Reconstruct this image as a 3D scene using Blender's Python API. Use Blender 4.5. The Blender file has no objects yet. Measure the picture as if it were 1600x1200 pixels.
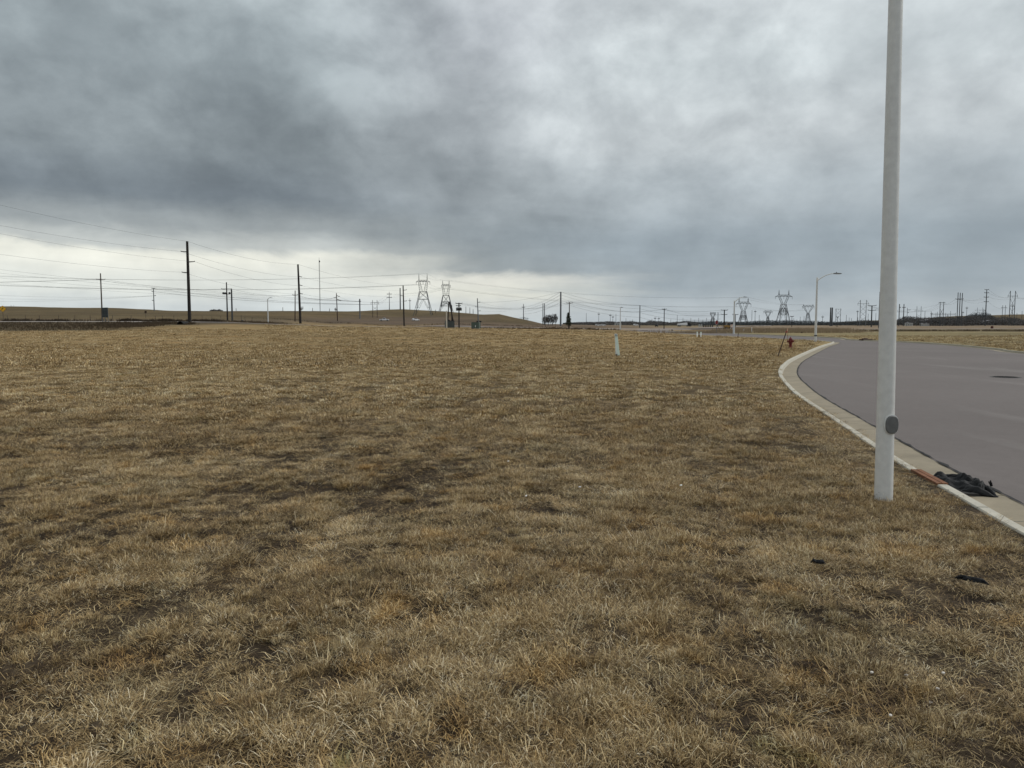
import bpy, math, random
import numpy as np
from mathutils import Vector, Matrix

random.seed(7)
RS = np.random.RandomState(11)
scene = bpy.context.scene
COL = scene.collection

# ------------------------------------------------------------------ camera
F = 1200.0            # focal length in pixels of the 1600 wide photograph
H = 1.65              # eye height
HOR = 507.0           # row of the true horizon
TH = math.atan((600 - HOR) / F)
S, C = math.sin(TH), math.cos(TH)
cd = bpy.data.cameras.new('camera')
cam = bpy.data.objects.new('camera', cd)
COL.objects.link(cam)
cam.location = (0, 0, H)
cam.rotation_euler = (math.pi / 2 - TH, 0, 0)
cd.sensor_width = 36.0
cd.lens = 36.0 * F / 1600.0
cd.clip_start = 0.1
cd.clip_end = 20000
scene.camera = cam

# ------------------------------------------------------------------ colour management
vs = scene.view_settings
vs.view_transform = 'Standard'
vs.look = 'None'
vs.exposure = 0.22
vs.gamma = 1.0
vs.use_curve_mapping = False


# ------------------------------------------------------------------ node helpers
class NT:
    def __init__(self, tree):
        self.t = tree
        self.n = tree.nodes
        self.l = tree.links

    def new(self, kind, **kw):
        n = self.n.new(kind)
        for k, v in kw.items():
            setattr(n, k, v)
        return n

    def put(self, sock, v):
        if isinstance(v, bpy.types.NodeSocket):
            self.l.new(v, sock)
        elif v is not None:
            sock.default_value = v

    def math(self, op, a, b=None, c=None, clamp=False):
        n = self.new('ShaderNodeMath', operation=op)
        n.use_clamp = clamp
        self.put(n.inputs[0], a)
        if b is not None:
            self.put(n.inputs[1], b)
        if c is not None:
            self.put(n.inputs[2], c)
        return n.outputs[0]

    def noise(self, vec, scale, detail=4.0, rough=0.55, dist=0.0):
        n = self.new('ShaderNodeTexNoise')
        if vec is not None:
            self.put(n.inputs['Vector'], vec)
        n.inputs['Scale'].default_value = scale
        n.inputs['Detail'].default_value = detail
        n.inputs['Roughness'].default_value = rough
        n.inputs['Distortion'].default_value = dist
        return n.outputs['Fac']

    def ramp(self, fac, stops, interp='LINEAR'):
        n = self.new('ShaderNodeValToRGB')
        n.color_ramp.interpolation = interp
        el = n.color_ramp.elements
        while len(el) < len(stops):
            el.new(0.5)
        for e, (p, c) in zip(el, stops):
            e.position = p
            if not isinstance(c, (tuple, list)):
                c = (c, c, c)
            e.color = (c[0], c[1], c[2], 1)
        self.put(n.inputs[0], fac)
        return n.outputs[0]

    def mix(self, fac, a, b, blend='MIX'):
        n = self.new('ShaderNodeMix', data_type='RGBA', blend_type=blend)
        self.put(n.inputs[0], fac)
        for s, v in ((n.inputs[6], a), (n.inputs[7], b)):
            if isinstance(v, (tuple, list)):
                v = (v[0], v[1], v[2], 1)
            self.put(s, v)
        return n.outputs[2]

    def smooth(self, v, lo, hi, a=0.0, b=1.0):
        n = self.new('ShaderNodeMapRange', interpolation_type='SMOOTHSTEP')
        self.put(n.inputs[0], v)
        n.inputs[1].default_value = lo
        n.inputs[2].default_value = hi
        n.inputs[3].default_value = a
        n.inputs[4].default_value = b
        return n.outputs[0]


def srgb(r, g, b):
    f = lambda v: (v / 255 / 12.92) if v / 255 <= 0.04045 else ((v / 255 + 0.055) / 1.055) ** 2.4
    return (f(r), f(g), f(b))


# ------------------------------------------------------------------ world: overcast sky with a bright gap low ahead
SUN_EL, SUN_AZ = math.radians(46), math.radians(78)   # azimuth measured from +Y towards +X
world = bpy.data.worlds.new('World')
scene.world = world
world.use_nodes = True
w = NT(world.node_tree)
w.n.clear()
out = w.new('ShaderNodeOutputWorld')
bg1 = w.new('ShaderNodeBackground')
bg2 = w.new('ShaderNodeBackground')
sky = w.new('ShaderNodeTexSky', sky_type='NISHITA')
sky.sun_disc = False
sky.sun_elevation = SUN_EL
sky.sun_rotation = SUN_AZ
w.l.new(sky.outputs[0], bg1.inputs[0])
bg1.inputs[1].default_value = 0.05
tc = w.new('ShaderNodeTexCoord')
sep = w.new('ShaderNodeSeparateXYZ')
w.l.new(tc.outputs['Generated'], sep.inputs[0])
X, Y, Z = sep.outputs
Zc = w.math('MAXIMUM', Z, 0.0)
hor = w.math('SQRT', w.math('ADD', w.math('MULTIPLY', X, X), w.math('MULTIPLY', Y, Y)))
e0 = w.math('DIVIDE', Zc, w.math('MAXIMUM', hor, 0.02))
az0 = w.math('ARCTAN2', X, Y)
# cloud layer coordinates: clouds lie on a high plane and foreshorten towards the horizon
den = w.math('ADD', Zc, 0.10)
comb = w.new('ShaderNodeCombineXYZ')
w.l.new(w.math('DIVIDE', X, den), comb.inputs[0])
w.l.new(w.math('DIVIDE', Y, den), comb.inputs[1])
cp = comb.outputs[0]
nbig = w.noise(cp, 0.55, 5.0, 0.52, 0.4)
nmid = w.noise(cp, 1.6, 6.0, 0.56, 0.25)
sc = w.new('ShaderNodeMapping')
w.l.new(tc.outputs['Generated'], sc.inputs[0])
sc.inputs['Scale'].default_value = (1.0, 1.0, 3.2)
sc.inputs['Rotation'].default_value = (0.0, 0.12, 0.0)
nwisp = w.noise(sc.outputs[0], 4.5, 7.0, 0.6, 0.9)
nfine = w.noise(sc.outputs[0], 12.0, 6.0, 0.6, 0.6)
sc2 = w.new('ShaderNodeMapping')
w.l.new(tc.outputs['Generated'], sc2.inputs[0])
sc2.inputs['Scale'].default_value = (1.0, 1.0, 1.3)
sc2.inputs['Rotation'].default_value = (0.0, 0.45, 0.0)
npuff = w.noise(sc2.outputs[0], 7.0, 7.0, 0.55, 0.12)
npuf2 = w.noise(sc2.outputs[0], 17.0, 5.0, 0.6, 0.3)
e1 = w.math('ADD', e0, w.math('MULTIPLY', w.math('SUBTRACT', nwisp, 0.5), 0.026))
e1 = w.math('ADD', e1, w.math('MULTIPLY', w.math('SUBTRACT', nfine, 0.5), 0.016))
az = w.math('ADD', az0, w.math('MULTIPLY', w.math('SUBTRACT', nbig, 0.5), 0.35))
# the layers by elevation, at three bearings; the ramp runs over elevation 0 .. 0.6
k = w.math('DIVIDE', e1, 0.6, clamp=True)
def st(rows):
    return [(max(0.0, min(1.0, e / 0.6)), srgb(*c)) for e, c in rows]
L = w.ramp(k, st([(0.0, (180, 190, 197)), (0.02, (192, 199, 202)), (0.045, (208, 212, 209)), (0.082, (223, 224, 216)),
                  (0.094, (180, 185, 185)), (0.118, (144, 151, 155)), (0.155, (112, 121, 129)), (0.22, (130, 139, 145)),
                  (0.33, (142, 152, 158)), (0.46, (162, 171, 177)), (0.60, (182, 188, 192))]), 'EASE')
M = w.ramp(k, st([(0.0, (177, 186, 192)), (0.022, (190, 195, 196)), (0.044, (212, 213, 205)), (0.057, (214, 214, 207)),
                  (0.070, (140, 148, 153)), (0.11, (132, 141, 148)), (0.17, (146, 154, 160)), (0.26, (160, 167, 173)),
                  (0.38, (172, 178, 185)), (0.50, (190, 195, 200)), (0.60, (194, 199, 204))]), 'EASE')
R = w.ramp(k, st([(0.0, (170, 178, 185)), (0.02, (165, 174, 181)), (0.05, (148, 159, 168)), (0.10, (142, 153, 162)),
                  (0.16, (160, 169, 176)), (0.24, (182, 189, 194)), (0.32, (182, 190, 195)), (0.42, (192, 199, 204)),
                  (0.52, (196, 202, 206)), (0.60, (196, 202, 206))]), 'EASE')
fLM = w.smooth(az, -0.30, 0.02)
fMR = w.smooth(az, -0.04, 0.20)
c = w.mix(fMR, w.mix(fLM, L, M), R)
# behind the camera the deck is simply even
back = w.smooth(Y, -0.35, 0.15)
even = w.ramp(k, st([(0.0, (168, 177, 184)), (0.15, (150, 159, 167)), (0.6, (190, 196, 202))]), 'EASE')
c = w.mix(back, even, c)
# cloud texture
dens = w.math('ADD', w.math('MULTIPLY', w.math('SUBTRACT', nmid, 0.47), 0.55),
              w.math('MULTIPLY', w.math('SUBTRACT', nbig, 0.47), 0.45))
dens = w.math('ADD', dens, w.math('MULTIPLY', w.math('SUBTRACT', w.smooth(npuff, 0.34, 0.66), 0.47), 0.42))
dens = w.math('ADD', dens, w.math('MULTIPLY', w.smooth(npuff, 0.55, 0.70), 0.16))
dens = w.math('ADD', dens, w.math('MULTIPLY', w.math('SUBTRACT', npuf2, 0.5), 0.50))
amt = w.smooth(e0, 0.03, 0.26, 0.38, 1.0)
g = w.math('ADD', 1.0, w.math('MULTIPLY', dens, w.math('MULTIPLY', amt, w.smooth(az0, 0.1, 0.6, 0.92, 0.65))))
gc = w.new('ShaderNodeCombineXYZ')
w.l.new(w.math('POWER', w.math('MAXIMUM', g, 0.3), 1.03), gc.inputs[0])
w.l.new(w.math('POWER', w.math('MAXIMUM', g, 0.3), 1.0), gc.inputs[1])
w.l.new(w.math('POWER', w.math('MAXIMUM', g, 0.3), 0.96), gc.inputs[2])
c = w.mix(1.0, c, gc.outputs[0], 'MULTIPLY')
c = w.mix(1.0, c, (1.012, 1.008, 0.985), 'MULTIPLY')
hi = w.math('MULTIPLY', w.smooth(e0, 0.55, 1.6), 0.5)
c = w.mix(hi, c, (0.62, 0.66, 0.70))
w.l.new(c, bg2.inputs[0])
bg2.inputs[1].default_value = 1.0
mx = w.new('ShaderNodeMixShader')
mx.inputs[0].default_value = 0.96
w.l.new(bg1.outputs[0], mx.inputs[1])
w.l.new(bg2.outputs[0], mx.inputs[2])
w.l.new(mx.outputs[0], out.inputs[0])

sl = bpy.data.lights.new('sun', 'SUN')
sun = bpy.data.objects.new('sun', sl)
COL.objects.link(sun)
sl.energy = 1.5
sl.angle = math.radians(10)
sl.color = (1.0, 0.965, 0.91)
sd = Vector((math.sin(SUN_AZ) * math.cos(SUN_EL), math.cos(SUN_AZ) * math.cos(SUN_EL), math.sin(SUN_EL)))
sun.rotation_euler = sd.to_track_quat('Z', 'Y').to_euler()


# ------------------------------------------------------------------ projection helpers (photo pixel + distance -> place)
def q_of(py, D):
    t = (600 - py) / F
    return D * (S - t * C) / (C + t * S)


def z_at(py, D):
    return H - q_of(py, D)


def x_at(px, D, z):
    return (px - 800) / F * (D * C + (H - z) * S)


def gd(py, z=0.0):
    t = (600 - py) / F
    return (H - z) * (C + t * S) / (S - t * C)


def gp(px, py, z=0.0):
    D = gd(py, z)
    return (x_at(px, D, z), D)


# ------------------------------------------------------------------ numpy noise
def vnoise(x, y, seed=0):
    xi = np.floor(x).astype(np.int64)
    yi = np.floor(y).astype(np.int64)
    fx = x - xi
    fy = y - yi
    fx = fx * fx * (3 - 2 * fx)
    fy = fy * fy * (3 - 2 * fy)

    def h(a, b):
        n = (a * 374761393 + b * 668265263 + seed * 1442695041) & 0x7fffffff
        n = ((n ^ (n >> 13)) * 1274126177) & 0x7fffffff
        n = n ^ (n >> 16)
        return (n & 0xffffff) / float(0xffffff)
    return (h(xi, yi) * (1 - fx) + h(xi + 1, yi) * fx) * (1 - fy) + (h(xi, yi + 1) * (1 - fx) + h(xi + 1, yi + 1) * fx) * fy


def fbm(x, y, sc, octs=4, seed=0, rough=0.5):
    s, a, t = 0.0, 1.0, 0.0
    for i in range(octs):
        s = s + a * vnoise(x * sc + 17.3 * i, y * sc - 9.1 * i, seed + i)
        t += a
        a *= rough
        sc *= 2.03
    return s / t


# ------------------------------------------------------------------ terrain profiles: per photo column (distance, row, ground cover)
FLD = (0.235, 0.168, 0.080)    # dry straw grass
FLD2 = (0.24, 0.175, 0.095)
BNK = (0.074, 0.055, 0.030)    # dead weeds on the bank
WDS = (0.110, 0.085, 0.055)
HIL = (0.100, 0.075, 0.039)    # mown brown hill
HL2 = (0.125, 0.091, 0.046)
DRT = (0.112, 0.082, 0.056)    # bare reddish dirt
GRN = (0.205, 0.168, 0.088)    # slightly green verge
TAN = (0.195, 0.148, 0.098)
PROF = {
    -500: [(60, None, FLD), (120, 517, FLD), (128, 520, BNK), (160, 504.6, BNK), (168, 503.8, WDS), (179, 502.4, WDS), (186, 501.6, WDS), (260, 497, HIL), (700, 478.5, HIL), (900, 479.5, HIL), (1300, 484, HIL), (3000, 500, HIL)],
    0: [(60, None, FLD), (120, 517, FLD), (128, 520, BNK), (160, 504.6, BNK), (168, 503.8, WDS), (179, 502.4, WDS), (186, 501.6, WDS), (260, 497, HIL), (700, 479, HIL), (900, 480, HIL), (1300, 484, HIL), (3000, 500, HIL)],
    150: [(60, None, FLD), (120, 516.2, FLD), (128, 518.5, BNK), (160, 504.6, BNK), (168, 503.8, WDS), (179, 502.4, WDS), (186, 501.6, WDS), (260, 497.5, HIL), (700, 481, HIL), (900, 482, HIL), (1300, 486, HIL), (3000, 500, HIL)],
    300: [(60, None, FLD), (125, 511.3, FLD), (142, 508.6, FLD), (150, 507.6, BNK), (160, 505.2, BNK), (168, 504.2, WDS), (179, 503.0, WDS), (186, 502.3, WDS), (260, 499, HIL), (680, 486, HIL), (900, 487, HIL), (1300, 489, HIL), (3000, 500, HIL)],
    360: [(60, None, FLD), (135, 510.5, FLD), (150, 507.0, FLD), (160, 506, WDS), (172, 504.8, WDS), (200, 502.6, WDS), (230, 501, WDS), (300, 499, HIL), (680, 486.2, HIL), (900, 487, HIL), (1300, 489, HIL), (3000, 500, HIL)],
    430: [(60, None, FLD), (140, 511, FLD), (190, 506.5, FLD), (205, 505.3, WDS), (240, 503.5, WDS), (300, 500.5, WDS), (360, 498, HIL), (450, 494, HL2), (700, 486.2, HIL), (900, 487, HIL), (1300, 489, HIL), (3000, 500, HIL)],
    530: [(60, None, FLD), (150, 512, FLD), (300, 508, FLD), (340, 505, DRT), (450, 500.5, DRT), (560, 494, HL2), (750, 486.2, HIL), (900, 487, HIL), (1300, 490, HIL), (3000, 500, HIL)],
    630: [(60, None, FLD), (150, 513, FLD), (355, 510, FLD), (380, 507, DRT), (450, 502, DRT), (600, 497, DRT), (700, 494.5, HIL), (850, 483.4, HIL), (1100, 486, HIL), (1500, 495, HIL), (3000, 503, HIL)],
    700: [(60, None, FLD), (170, 512.6, FLD), (240, 510.8, FLD), (265, 509, DRT), (450, 503.5, DRT), (550, 499, DRT), (700, 492, HIL), (850, 487.0, HIL), (1100, 491, HIL), (1500, 499, HIL), (3000, 504, HIL)],
    780: [(60, None, FLD), (200, 513.8, FLD), (230, 512.6, FLD2), (262, 511.2, DRT), (400, 507, DRT), (480, 502, HIL), (640, 490.7, HIL), (900, 495, HIL), (1500, 503, HIL), (3000, 505.5, HIL)],
    820: [(60, None, FLD), (200, 514.2, FLD), (230, 512.9, FLD2), (262, 511.8, DRT), (400, 508.5, DRT), (480, 505.5, HIL), (600, 499.3, HIL), (800, 503, HIL), (1500, 505.5, HIL), (3000, 506.3, HIL)],
    852: [(60, None, FLD), (200, 514.8, FLD), (235, 513.2, FLD2), (262, 512.3, DRT), (400, 509.6, DRT), (600, 507.0, DRT), (800, 506.8, DRT), (3000, 506.5, HIL)],
    950: [(60, None, FLD), (205, 515.8, FLD), (240, 514.3, TAN), (400, 510.9, DRT), (900, 508.3, TAN), (3000, 507.4, HIL)],
    1050: [(60, None, FLD), (215, None, FLD), (250, None, TAN), (400, None, TAN), (900, None, GRN), (3000, None, HIL)],
    1200: [(60, None, FLD), (120, None, GRN), (150, None, GRN), (170, None, WDS), (230, None, TAN), (900, None, TAN), (3000, None, HIL)],
    1400: [(60, None, GRN), (150, None, GRN), (176, None, GRN), (188, None, BNK), (205, None, BNK), (215, None, GRN), (300, None, TAN), (1000, None, TAN), (1500, None, HIL), (2600, 500, HIL), (4000, 501, HIL)],
    1500: [(60, None, GRN), (150, None, GRN), (176, None, GRN), (188, None, BNK), (205, None, BNK), (215, None, GRN), (300, None, TAN), (1000, None, TAN), (1500, None, HIL), (2600, 493.6, HIL), (4000, 495, HIL)],
    1600: [(60, None, GRN), (150, None, GRN), (170, None, GRN), (182, None, BNK), (198, None, BNK), (210, None, GRN), (300, None, TAN), (1000, None, TAN), (1500, None, HIL), (2600, 491.0, HIL), (4000, 494, HIL)],
    2100: [(60, None, GRN), (150, None, GRN), (170, None, GRN), (182, None, BNK), (198, None, BNK), (210, None, GRN), (300, None, TAN), (1000, None, TAN), (1500, None, HIL), (2600, 493.0, HIL), (4000, 495, HIL)],
}
PK = sorted(PROF)
PDAT = []
for k_ in PK:
    rows = PROF[k_]
    ds = [0.0] + [r[0] for r in rows] + [14000.0]
    zs = [0.0] + [0.0 if r[1] is None else z_at(r[1], r[0]) for r in rows]
    zs.append(0.0 if zs[-1] < 3 else zs[-1])
    cs = [rows[0][2]] + [r[2] for r in rows] + [rows[-1][2]]
    PDAT.append((np.array(ds), np.array(zs), np.array(cs)))


def macro(x, y, want_col=False):
    x = np.asarray(x, float)
    y = np.asarray(y, float)
    D = np.maximum(y, 0.5)
    px = 800 + F * x / D
    px = np.clip(px, PK[0], PK[-1])
    z = np.zeros_like(D)
    colr = np.zeros(D.shape + (3,))
    for i in range(len(PK) - 1):
        m = (px >= PK[i]) & (px <= PK[i + 1])
        if not m.any():
            continue
        t = (px[m] - PK[i]) / (PK[i + 1] - PK[i])
        ts = t * t * (3 - 2 * t) if PK[i + 1] - PK[i] > 90 else t
        d0, z0, c0 = PDAT[i]
        d1, z1, c1 = PDAT[i + 1]
        z[m] = np.interp(D[m], d0, z0) * (1 - ts) + np.interp(D[m], d1, z1) * ts
        if want_col:
            for k2 in range(3):
                colr[m, k2] = np.interp(D[m], d0, c0[:, k2]) * (1 - t) + np.interp(D[m], d1, c1[:, k2]) * t
    z = np.where(y < 0.5, 0.0, z)
    return (z, colr) if want_col else z


# ------------------------------------------------------------------ the street outline
def catmull(pts, step=0.5):
    P = [np.array(p, float) for p in pts]
    P = [2 * P[0] - P[1]] + P + [2 * P[-1] - P[-2]]
    res = []
    for i in range(1, len(P) - 2):
        n = max(2, int(np.linalg.norm(P[i + 1] - P[i]) / step))
        for j in range(n):
            t = j / n
            a, b, c_, d = P[i - 1], P[i], P[i + 1], P[i + 2]
            res.append(0.5 * ((2 * b) + (-a + c_) * t + (2 * a - 5 * b + 4 * c_ - d) * t * t + (-a + 3 * b - 3 * c_ + d) * t ** 3))
    res.append(P[-2])
    res = np.array(res)
    seg = np.r_[0, np.cumsum(np.linalg.norm(np.diff(res, axis=0), axis=1))]
    n = int(seg[-1] / step) + 1
    s = np.linspace(0, seg[-1], n)
    return np.c_[np.interp(s, seg, res[:, 0]), np.interp(s, seg, res[:, 1])]


left_px = [(1600, 834), (1540, 800), (1465, 757), (1410, 727), (1367, 699), (1300, 654), (1245, 617), (1228, 601), (1217.5, 587), (1216, 578),
           (1221, 570), (1232, 561.5), (1250, 553), (1268, 545.5), (1282, 540)]
LEFT = [(2.2, -8), (3.2, 0)] + [gp(*p) for p in left_px] + [(30.2, 72.5), (31.3, 76), (31.6, 82), (31.3, 95), (30.6, 116), (30.6, 150), (30.0, 190), (28.5, 218), (24.0, 229), (14, 234)]
right_px = [(1600, 549), (1560, 544), (1500, 538.5), (1450, 535), (1400, 532.6), (1330, 529.8)]
RIGHT = [(12, -8), (17, 2), (24, 16), (29, 32)] + [gp(*p) for p in right_px] + [(42, 100), (42, 125), (42, 160), (42.5, 200), (46, 226), (56, 234)]
EL = catmull(LEFT, 0.4)
ER = catmull(RIGHT, 0.4)
POLY = np.r_[EL[::2], ER[::-1][::2]]


def inside(x, y, poly):
    r = np.zeros(x.shape, bool)
    n = len(poly)
    for i in range(n):
        x0, y0 = poly[i]
        x1, y1 = poly[(i + 1) % n]
        if y0 == y1:
            continue
        cnd = ((y0 > y) != (y1 > y)) & (x < (x1 - x0) * (y - y0) / (y1 - y0) + x0)
        r ^= cnd
    return r


def dist_edges(x, y, step=3):
    d = np.full(x.shape, 1e9)
    for E in (EL, ER):
        P = E[::step]
        for i in range(len(P) - 1):
            a, b = P[i], P[i + 1]
            ab = b - a
            t = np.clip(((x - a[0]) * ab[0] + (y - a[1]) * ab[1]) / (ab @ ab), 0, 1)
            d = np.minimum(d, (x - a[0] - t * ab[0]) ** 2 + (y - a[1] - t * ab[1]) ** 2)
    return np.sqrt(d)


def hummock(x, y):
    s_ = x - 0.2 * y + 0.12 * (vnoise(y * 0.5, y * 0 + 3.0, 19) - 0.5)
    track = 0.0
    for c_, a_ in ((-9.6, .05), (-7.9, .06), (-6.2, .05), (-4.5, .07), (-2.85, .05), (-1.2, .045), (0.5, .03), (2.2, .03)):
        track = track + a_ * np.exp(-((s_ - c_) / 0.15) ** 2)
    return -track * (0.3 + 1.2 * vnoise(x * 1.1, y * 0.7, 23)) + 0.012 + 0.62 * fbm(x + 0.12 * y, y, 7.5, 3, 5, 0.55) + 0.18 * vnoise(x * 1.9 + 5, y * 1.9, 15) + 0.20 * vnoise((x - 0.2 * y) * 2.2, y * 0.25, 33)


def bumps(x, y):
    r = np.hypot(x, y)
    near = np.clip(1 - (r - 25) / 40, 0, 1)
    b = (hummock(x, y) - 0.5) * 0.10 * near
    b = b + (fbm(x, y, 0.55, 3, 9) - 0.5) * 0.11
    far = np.clip((r - 60) / 200, 0, 1)
    b = b + far * (fbm(x, y, 0.02, 4, 21) - 0.5) * 1.6 * np.clip((r - 480) / 300, 0, 1)
    # a shallow wheel rut that runs away from the camera through the near field
    rx = x - (-1.33 + (y - 7.6) * 0.20) + 0.10 * (vnoise(y * 0.9, y * 0 + 2.0, 8) - 0.5)
    rut = np.exp(-(rx / 0.15) ** 2) * np.clip((y - 2) / 3, 0, 1) * np.clip((17 - y) / 6, 0, 1)
    b = b - 0.07 * rut * (0.2 + 1.5 * vnoise(x * 1.5, y * 1.5, 3))
    return b


def ground(x, y, exact=True):
    x = np.atleast_1d(np.asarray(x, float))
    y = np.atleast_1d(np.asarray(y, float))
    z = macro(x, y) + bumps(x, y)
    # level with the kerb along the street, lowered under it
    m = (y > -12) & (y < 245) & (x > -2) & (x < 75)
    if m.any():
        d = dist_edges(x[m], y[m], 3)
        ins = inside(x[m], y[m], POLY)
        f = np.clip(d / 1.6, 0, 1)
        f = f * f * (3 - 2 * f)
        zz = z[m] * f - 0.018 * (1 - f)
        zz = np.where(ins, -0.02 - 0.34 * np.clip((d - 0.04) / 0.3, 0, 1), zz)
        z[m] = zz
    return z


def gz(x, y):
    return float(ground(x, y)[0])


# ------------------------------------------------------------------ object helpers
def mesh_from(name, verts, faces, mats, smooth=False, mat_idx=None):
    me = bpy.data.meshes.new(name)
    me.from_pydata([tuple(v) for v in verts], [], [tuple(f) for f in faces])
    for m in (mats if isinstance(mats, (list, tuple)) else [mats]):
        me.materials.append(m)
    if mat_idx is not None:
        me.polygons.foreach_set('material_index', mat_idx)
    if smooth:
        me.polygons.foreach_set('use_smooth', [True] * len(me.polygons))
    me.update()
    return me


def link(name, me, parent=None):
    o = bpy.data.objects.new(name, me)
    COL.objects.link(o)
    if parent is not None:
        o.parent = parent
    return o


class MB:
    def __init__(self):
        self.v = []
        self.f = []
        self.mi = []
        self.cur = 0

    def add(self, vs_, fs_):
        b = len(self.v)
        self.v += [tuple(v) for v in vs_]
        self.f += [tuple(i + b for i in f) for f in fs_]
        self.mi += [self.cur] * len(fs_)

    def tube(self, p0, p1, r0, r1=None, n=8, cap=True):
        r1 = r0 if r1 is None else r1
        p0 = Vector(p0)
        p1 = Vector(p1)
        d = (p1 - p0)
        if d.length < 1e-6:
            return
        d.normalize()
        a = Vector((0, 0, 1)) if abs(d.z) < 0.9 else Vector((1, 0, 0))
        u = d.cross(a).normalized()
        v = d.cross(u)
        vs_, fs_ = [], []
        for p, r in ((p0, r0), (p1, r1)):
            for i in range(n):
                t = 2 * math.pi * i / n
                vs_.append(p + u * (r * math.cos(t)) + v * (r * math.sin(t)))
        for i in range(n):
            j = (i + 1) % n
            fs_.append((i, i + n, j + n, j))
        if cap:
            fs_.append(tuple(range(n)))
            fs_.append(tuple(reversed(range(n, 2 * n))))
        self.add(vs_, fs_)

    def path(self, pts, rs, n=8, cap=True):
        pts = [Vector(p) for p in pts]
        if not isinstance(rs, (list, tuple)):
            rs = [rs] * len(pts)
        vs_, fs_ = [], []
        up = Vector((0.013, 0.9, 0.1)).normalized()
        for k_, p in enumerate(pts):
            a = pts[max(0, k_ - 1)]
            b = pts[min(len(pts) - 1, k_ + 1)]
            d = (b - a).normalized()
            u = d.cross(up)
            if u.length < 0.05:
                u = d.cross(Vector((1, 0, 0)))
            u.normalize()
            v = d.cross(u)
            for i in range(n):
                t = 2 * math.pi * i / n
                vs_.append(p + u * (rs[k_] * math.cos(t)) + v * (rs[k_] * math.sin(t)))
        for k_ in range(len(pts) - 1):
            for i in range(n):
                j = (i + 1) % n
                fs_.append((k_ * n + i, (k_ + 1) * n + i, (k_ + 1) * n + j, k_ * n + j))
        if cap:
            fs_.append(tuple(range(n)))
            fs_.append(tuple(reversed(range((len(pts) - 1) * n, len(pts) * n))))
        self.add(vs_, fs_)

    def box(self, c_, s_, rz=0.0, ry=0.0, rx=0.0):
        m = Matrix.Translation(c_) @ Matrix.Rotation(rz, 4, 'Z') @ Matrix.Rotation(ry, 4, 'Y') @ Matrix.Rotation(rx, 4, 'X')
        vs_ = [m @ Vector((sx * s_[0] / 2, sy * s_[1] / 2, sz * s_[2] / 2)) for sx in (-1, 1) for sy in (-1, 1) for sz in (-1, 1)]
        self.add(vs_, [(0, 1, 3, 2), (4, 6, 7, 5), (0, 4, 5, 1), (2, 3, 7, 6), (0, 2, 6, 4), (1, 5, 7, 3)])

    def lathe(self, c_, prof, n=16, axis='Z', rz=0.0):
        """prof: (r, h) pairs along the axis"""
        vs_, fs_ = [], []
        if axis == 'Z':
            m = Matrix.Translation(c_)
        elif axis == 'X':
            m = Matrix.Translation(c_) @ Matrix.Rotation(rz, 4, 'Z') @ Matrix.Rotation(math.pi / 2, 4, 'Y')
        else:
            m = Matrix.Translation(c_) @ Matrix.Rotation(rz, 4, 'Z') @ Matrix.Rotation(-math.pi / 2, 4, 'X')
        for r, h_ in prof:
            for i in range(n):
                t = 2 * math.pi * i / n
                vs_.append(m @ Vector((r * math.cos(t), r * math.sin(t), h_)))
        for k_ in range(len(prof) - 1):
            for i in range(n):
                j = (i + 1) % n
                fs_.append((k_ * n + i, k_ * n + j, (k_ + 1) * n + j, (k_ + 1) * n + i))
        fs_.append(tuple(reversed(range(n))))
        fs_.append(tuple(range((len(prof) - 1) * n, len(prof) * n)))
        self.add(vs_, fs_)

    def prism(self, poly, y0, y1, rz=0.0, c_=(0, 0, 0)):
        """poly in (x,z), pushed from y0 to y1"""
        m = Matrix.Translation(c_) @ Matrix.Rotation(rz, 4, 'Z')
        n = len(poly)
        vs_ = [m @ Vector((p[0], y0, p[1])) for p in poly] + [m @ Vector((p[0], y1, p[1])) for p in poly]
        fs_ = [tuple(range(n)), tuple(reversed(range(n, 2 * n)))]
        for i in range(n):
            j = (i + 1) % n
            fs_.append((i, i + n, j + n, j))
        self.add(vs_, fs_)

    def build(self, name, mats, parent=None, smooth=False, loc=None):
        me = mesh_from(name, self.v, self.f, mats, smooth, self.mi if isinstance(mats, (list, tuple)) else None)
        if smooth:
            try:
                me.set_sharp_from_angle(angle=math.radians(40))
            except Exception:
                pass
        o = link(name, me, parent)
        if loc is not None:
            o.location = loc
        return o


def tag(o, label, cat, group=None):
    o['label'] = label
    o['category'] = cat
    if group:
        o['group'] = group
    return o


def thing(name, label, cat, loc, rz=0.0, group=None):
    o = bpy.data.objects.new(name, None)
    o.empty_display_size = 0.3
    COL.objects.link(o)
    o.location = loc
    o.rotation_euler = (0, 0, rz)
    return tag(o, label, cat, group)


def structure(o):
    o['kind'] = 'structure'
    return o


def stuff(o, label=None, cat=None):
    o['kind'] = 'stuff'
    if label:
        o['label'] = label
        o['category'] = cat
    return o


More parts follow.
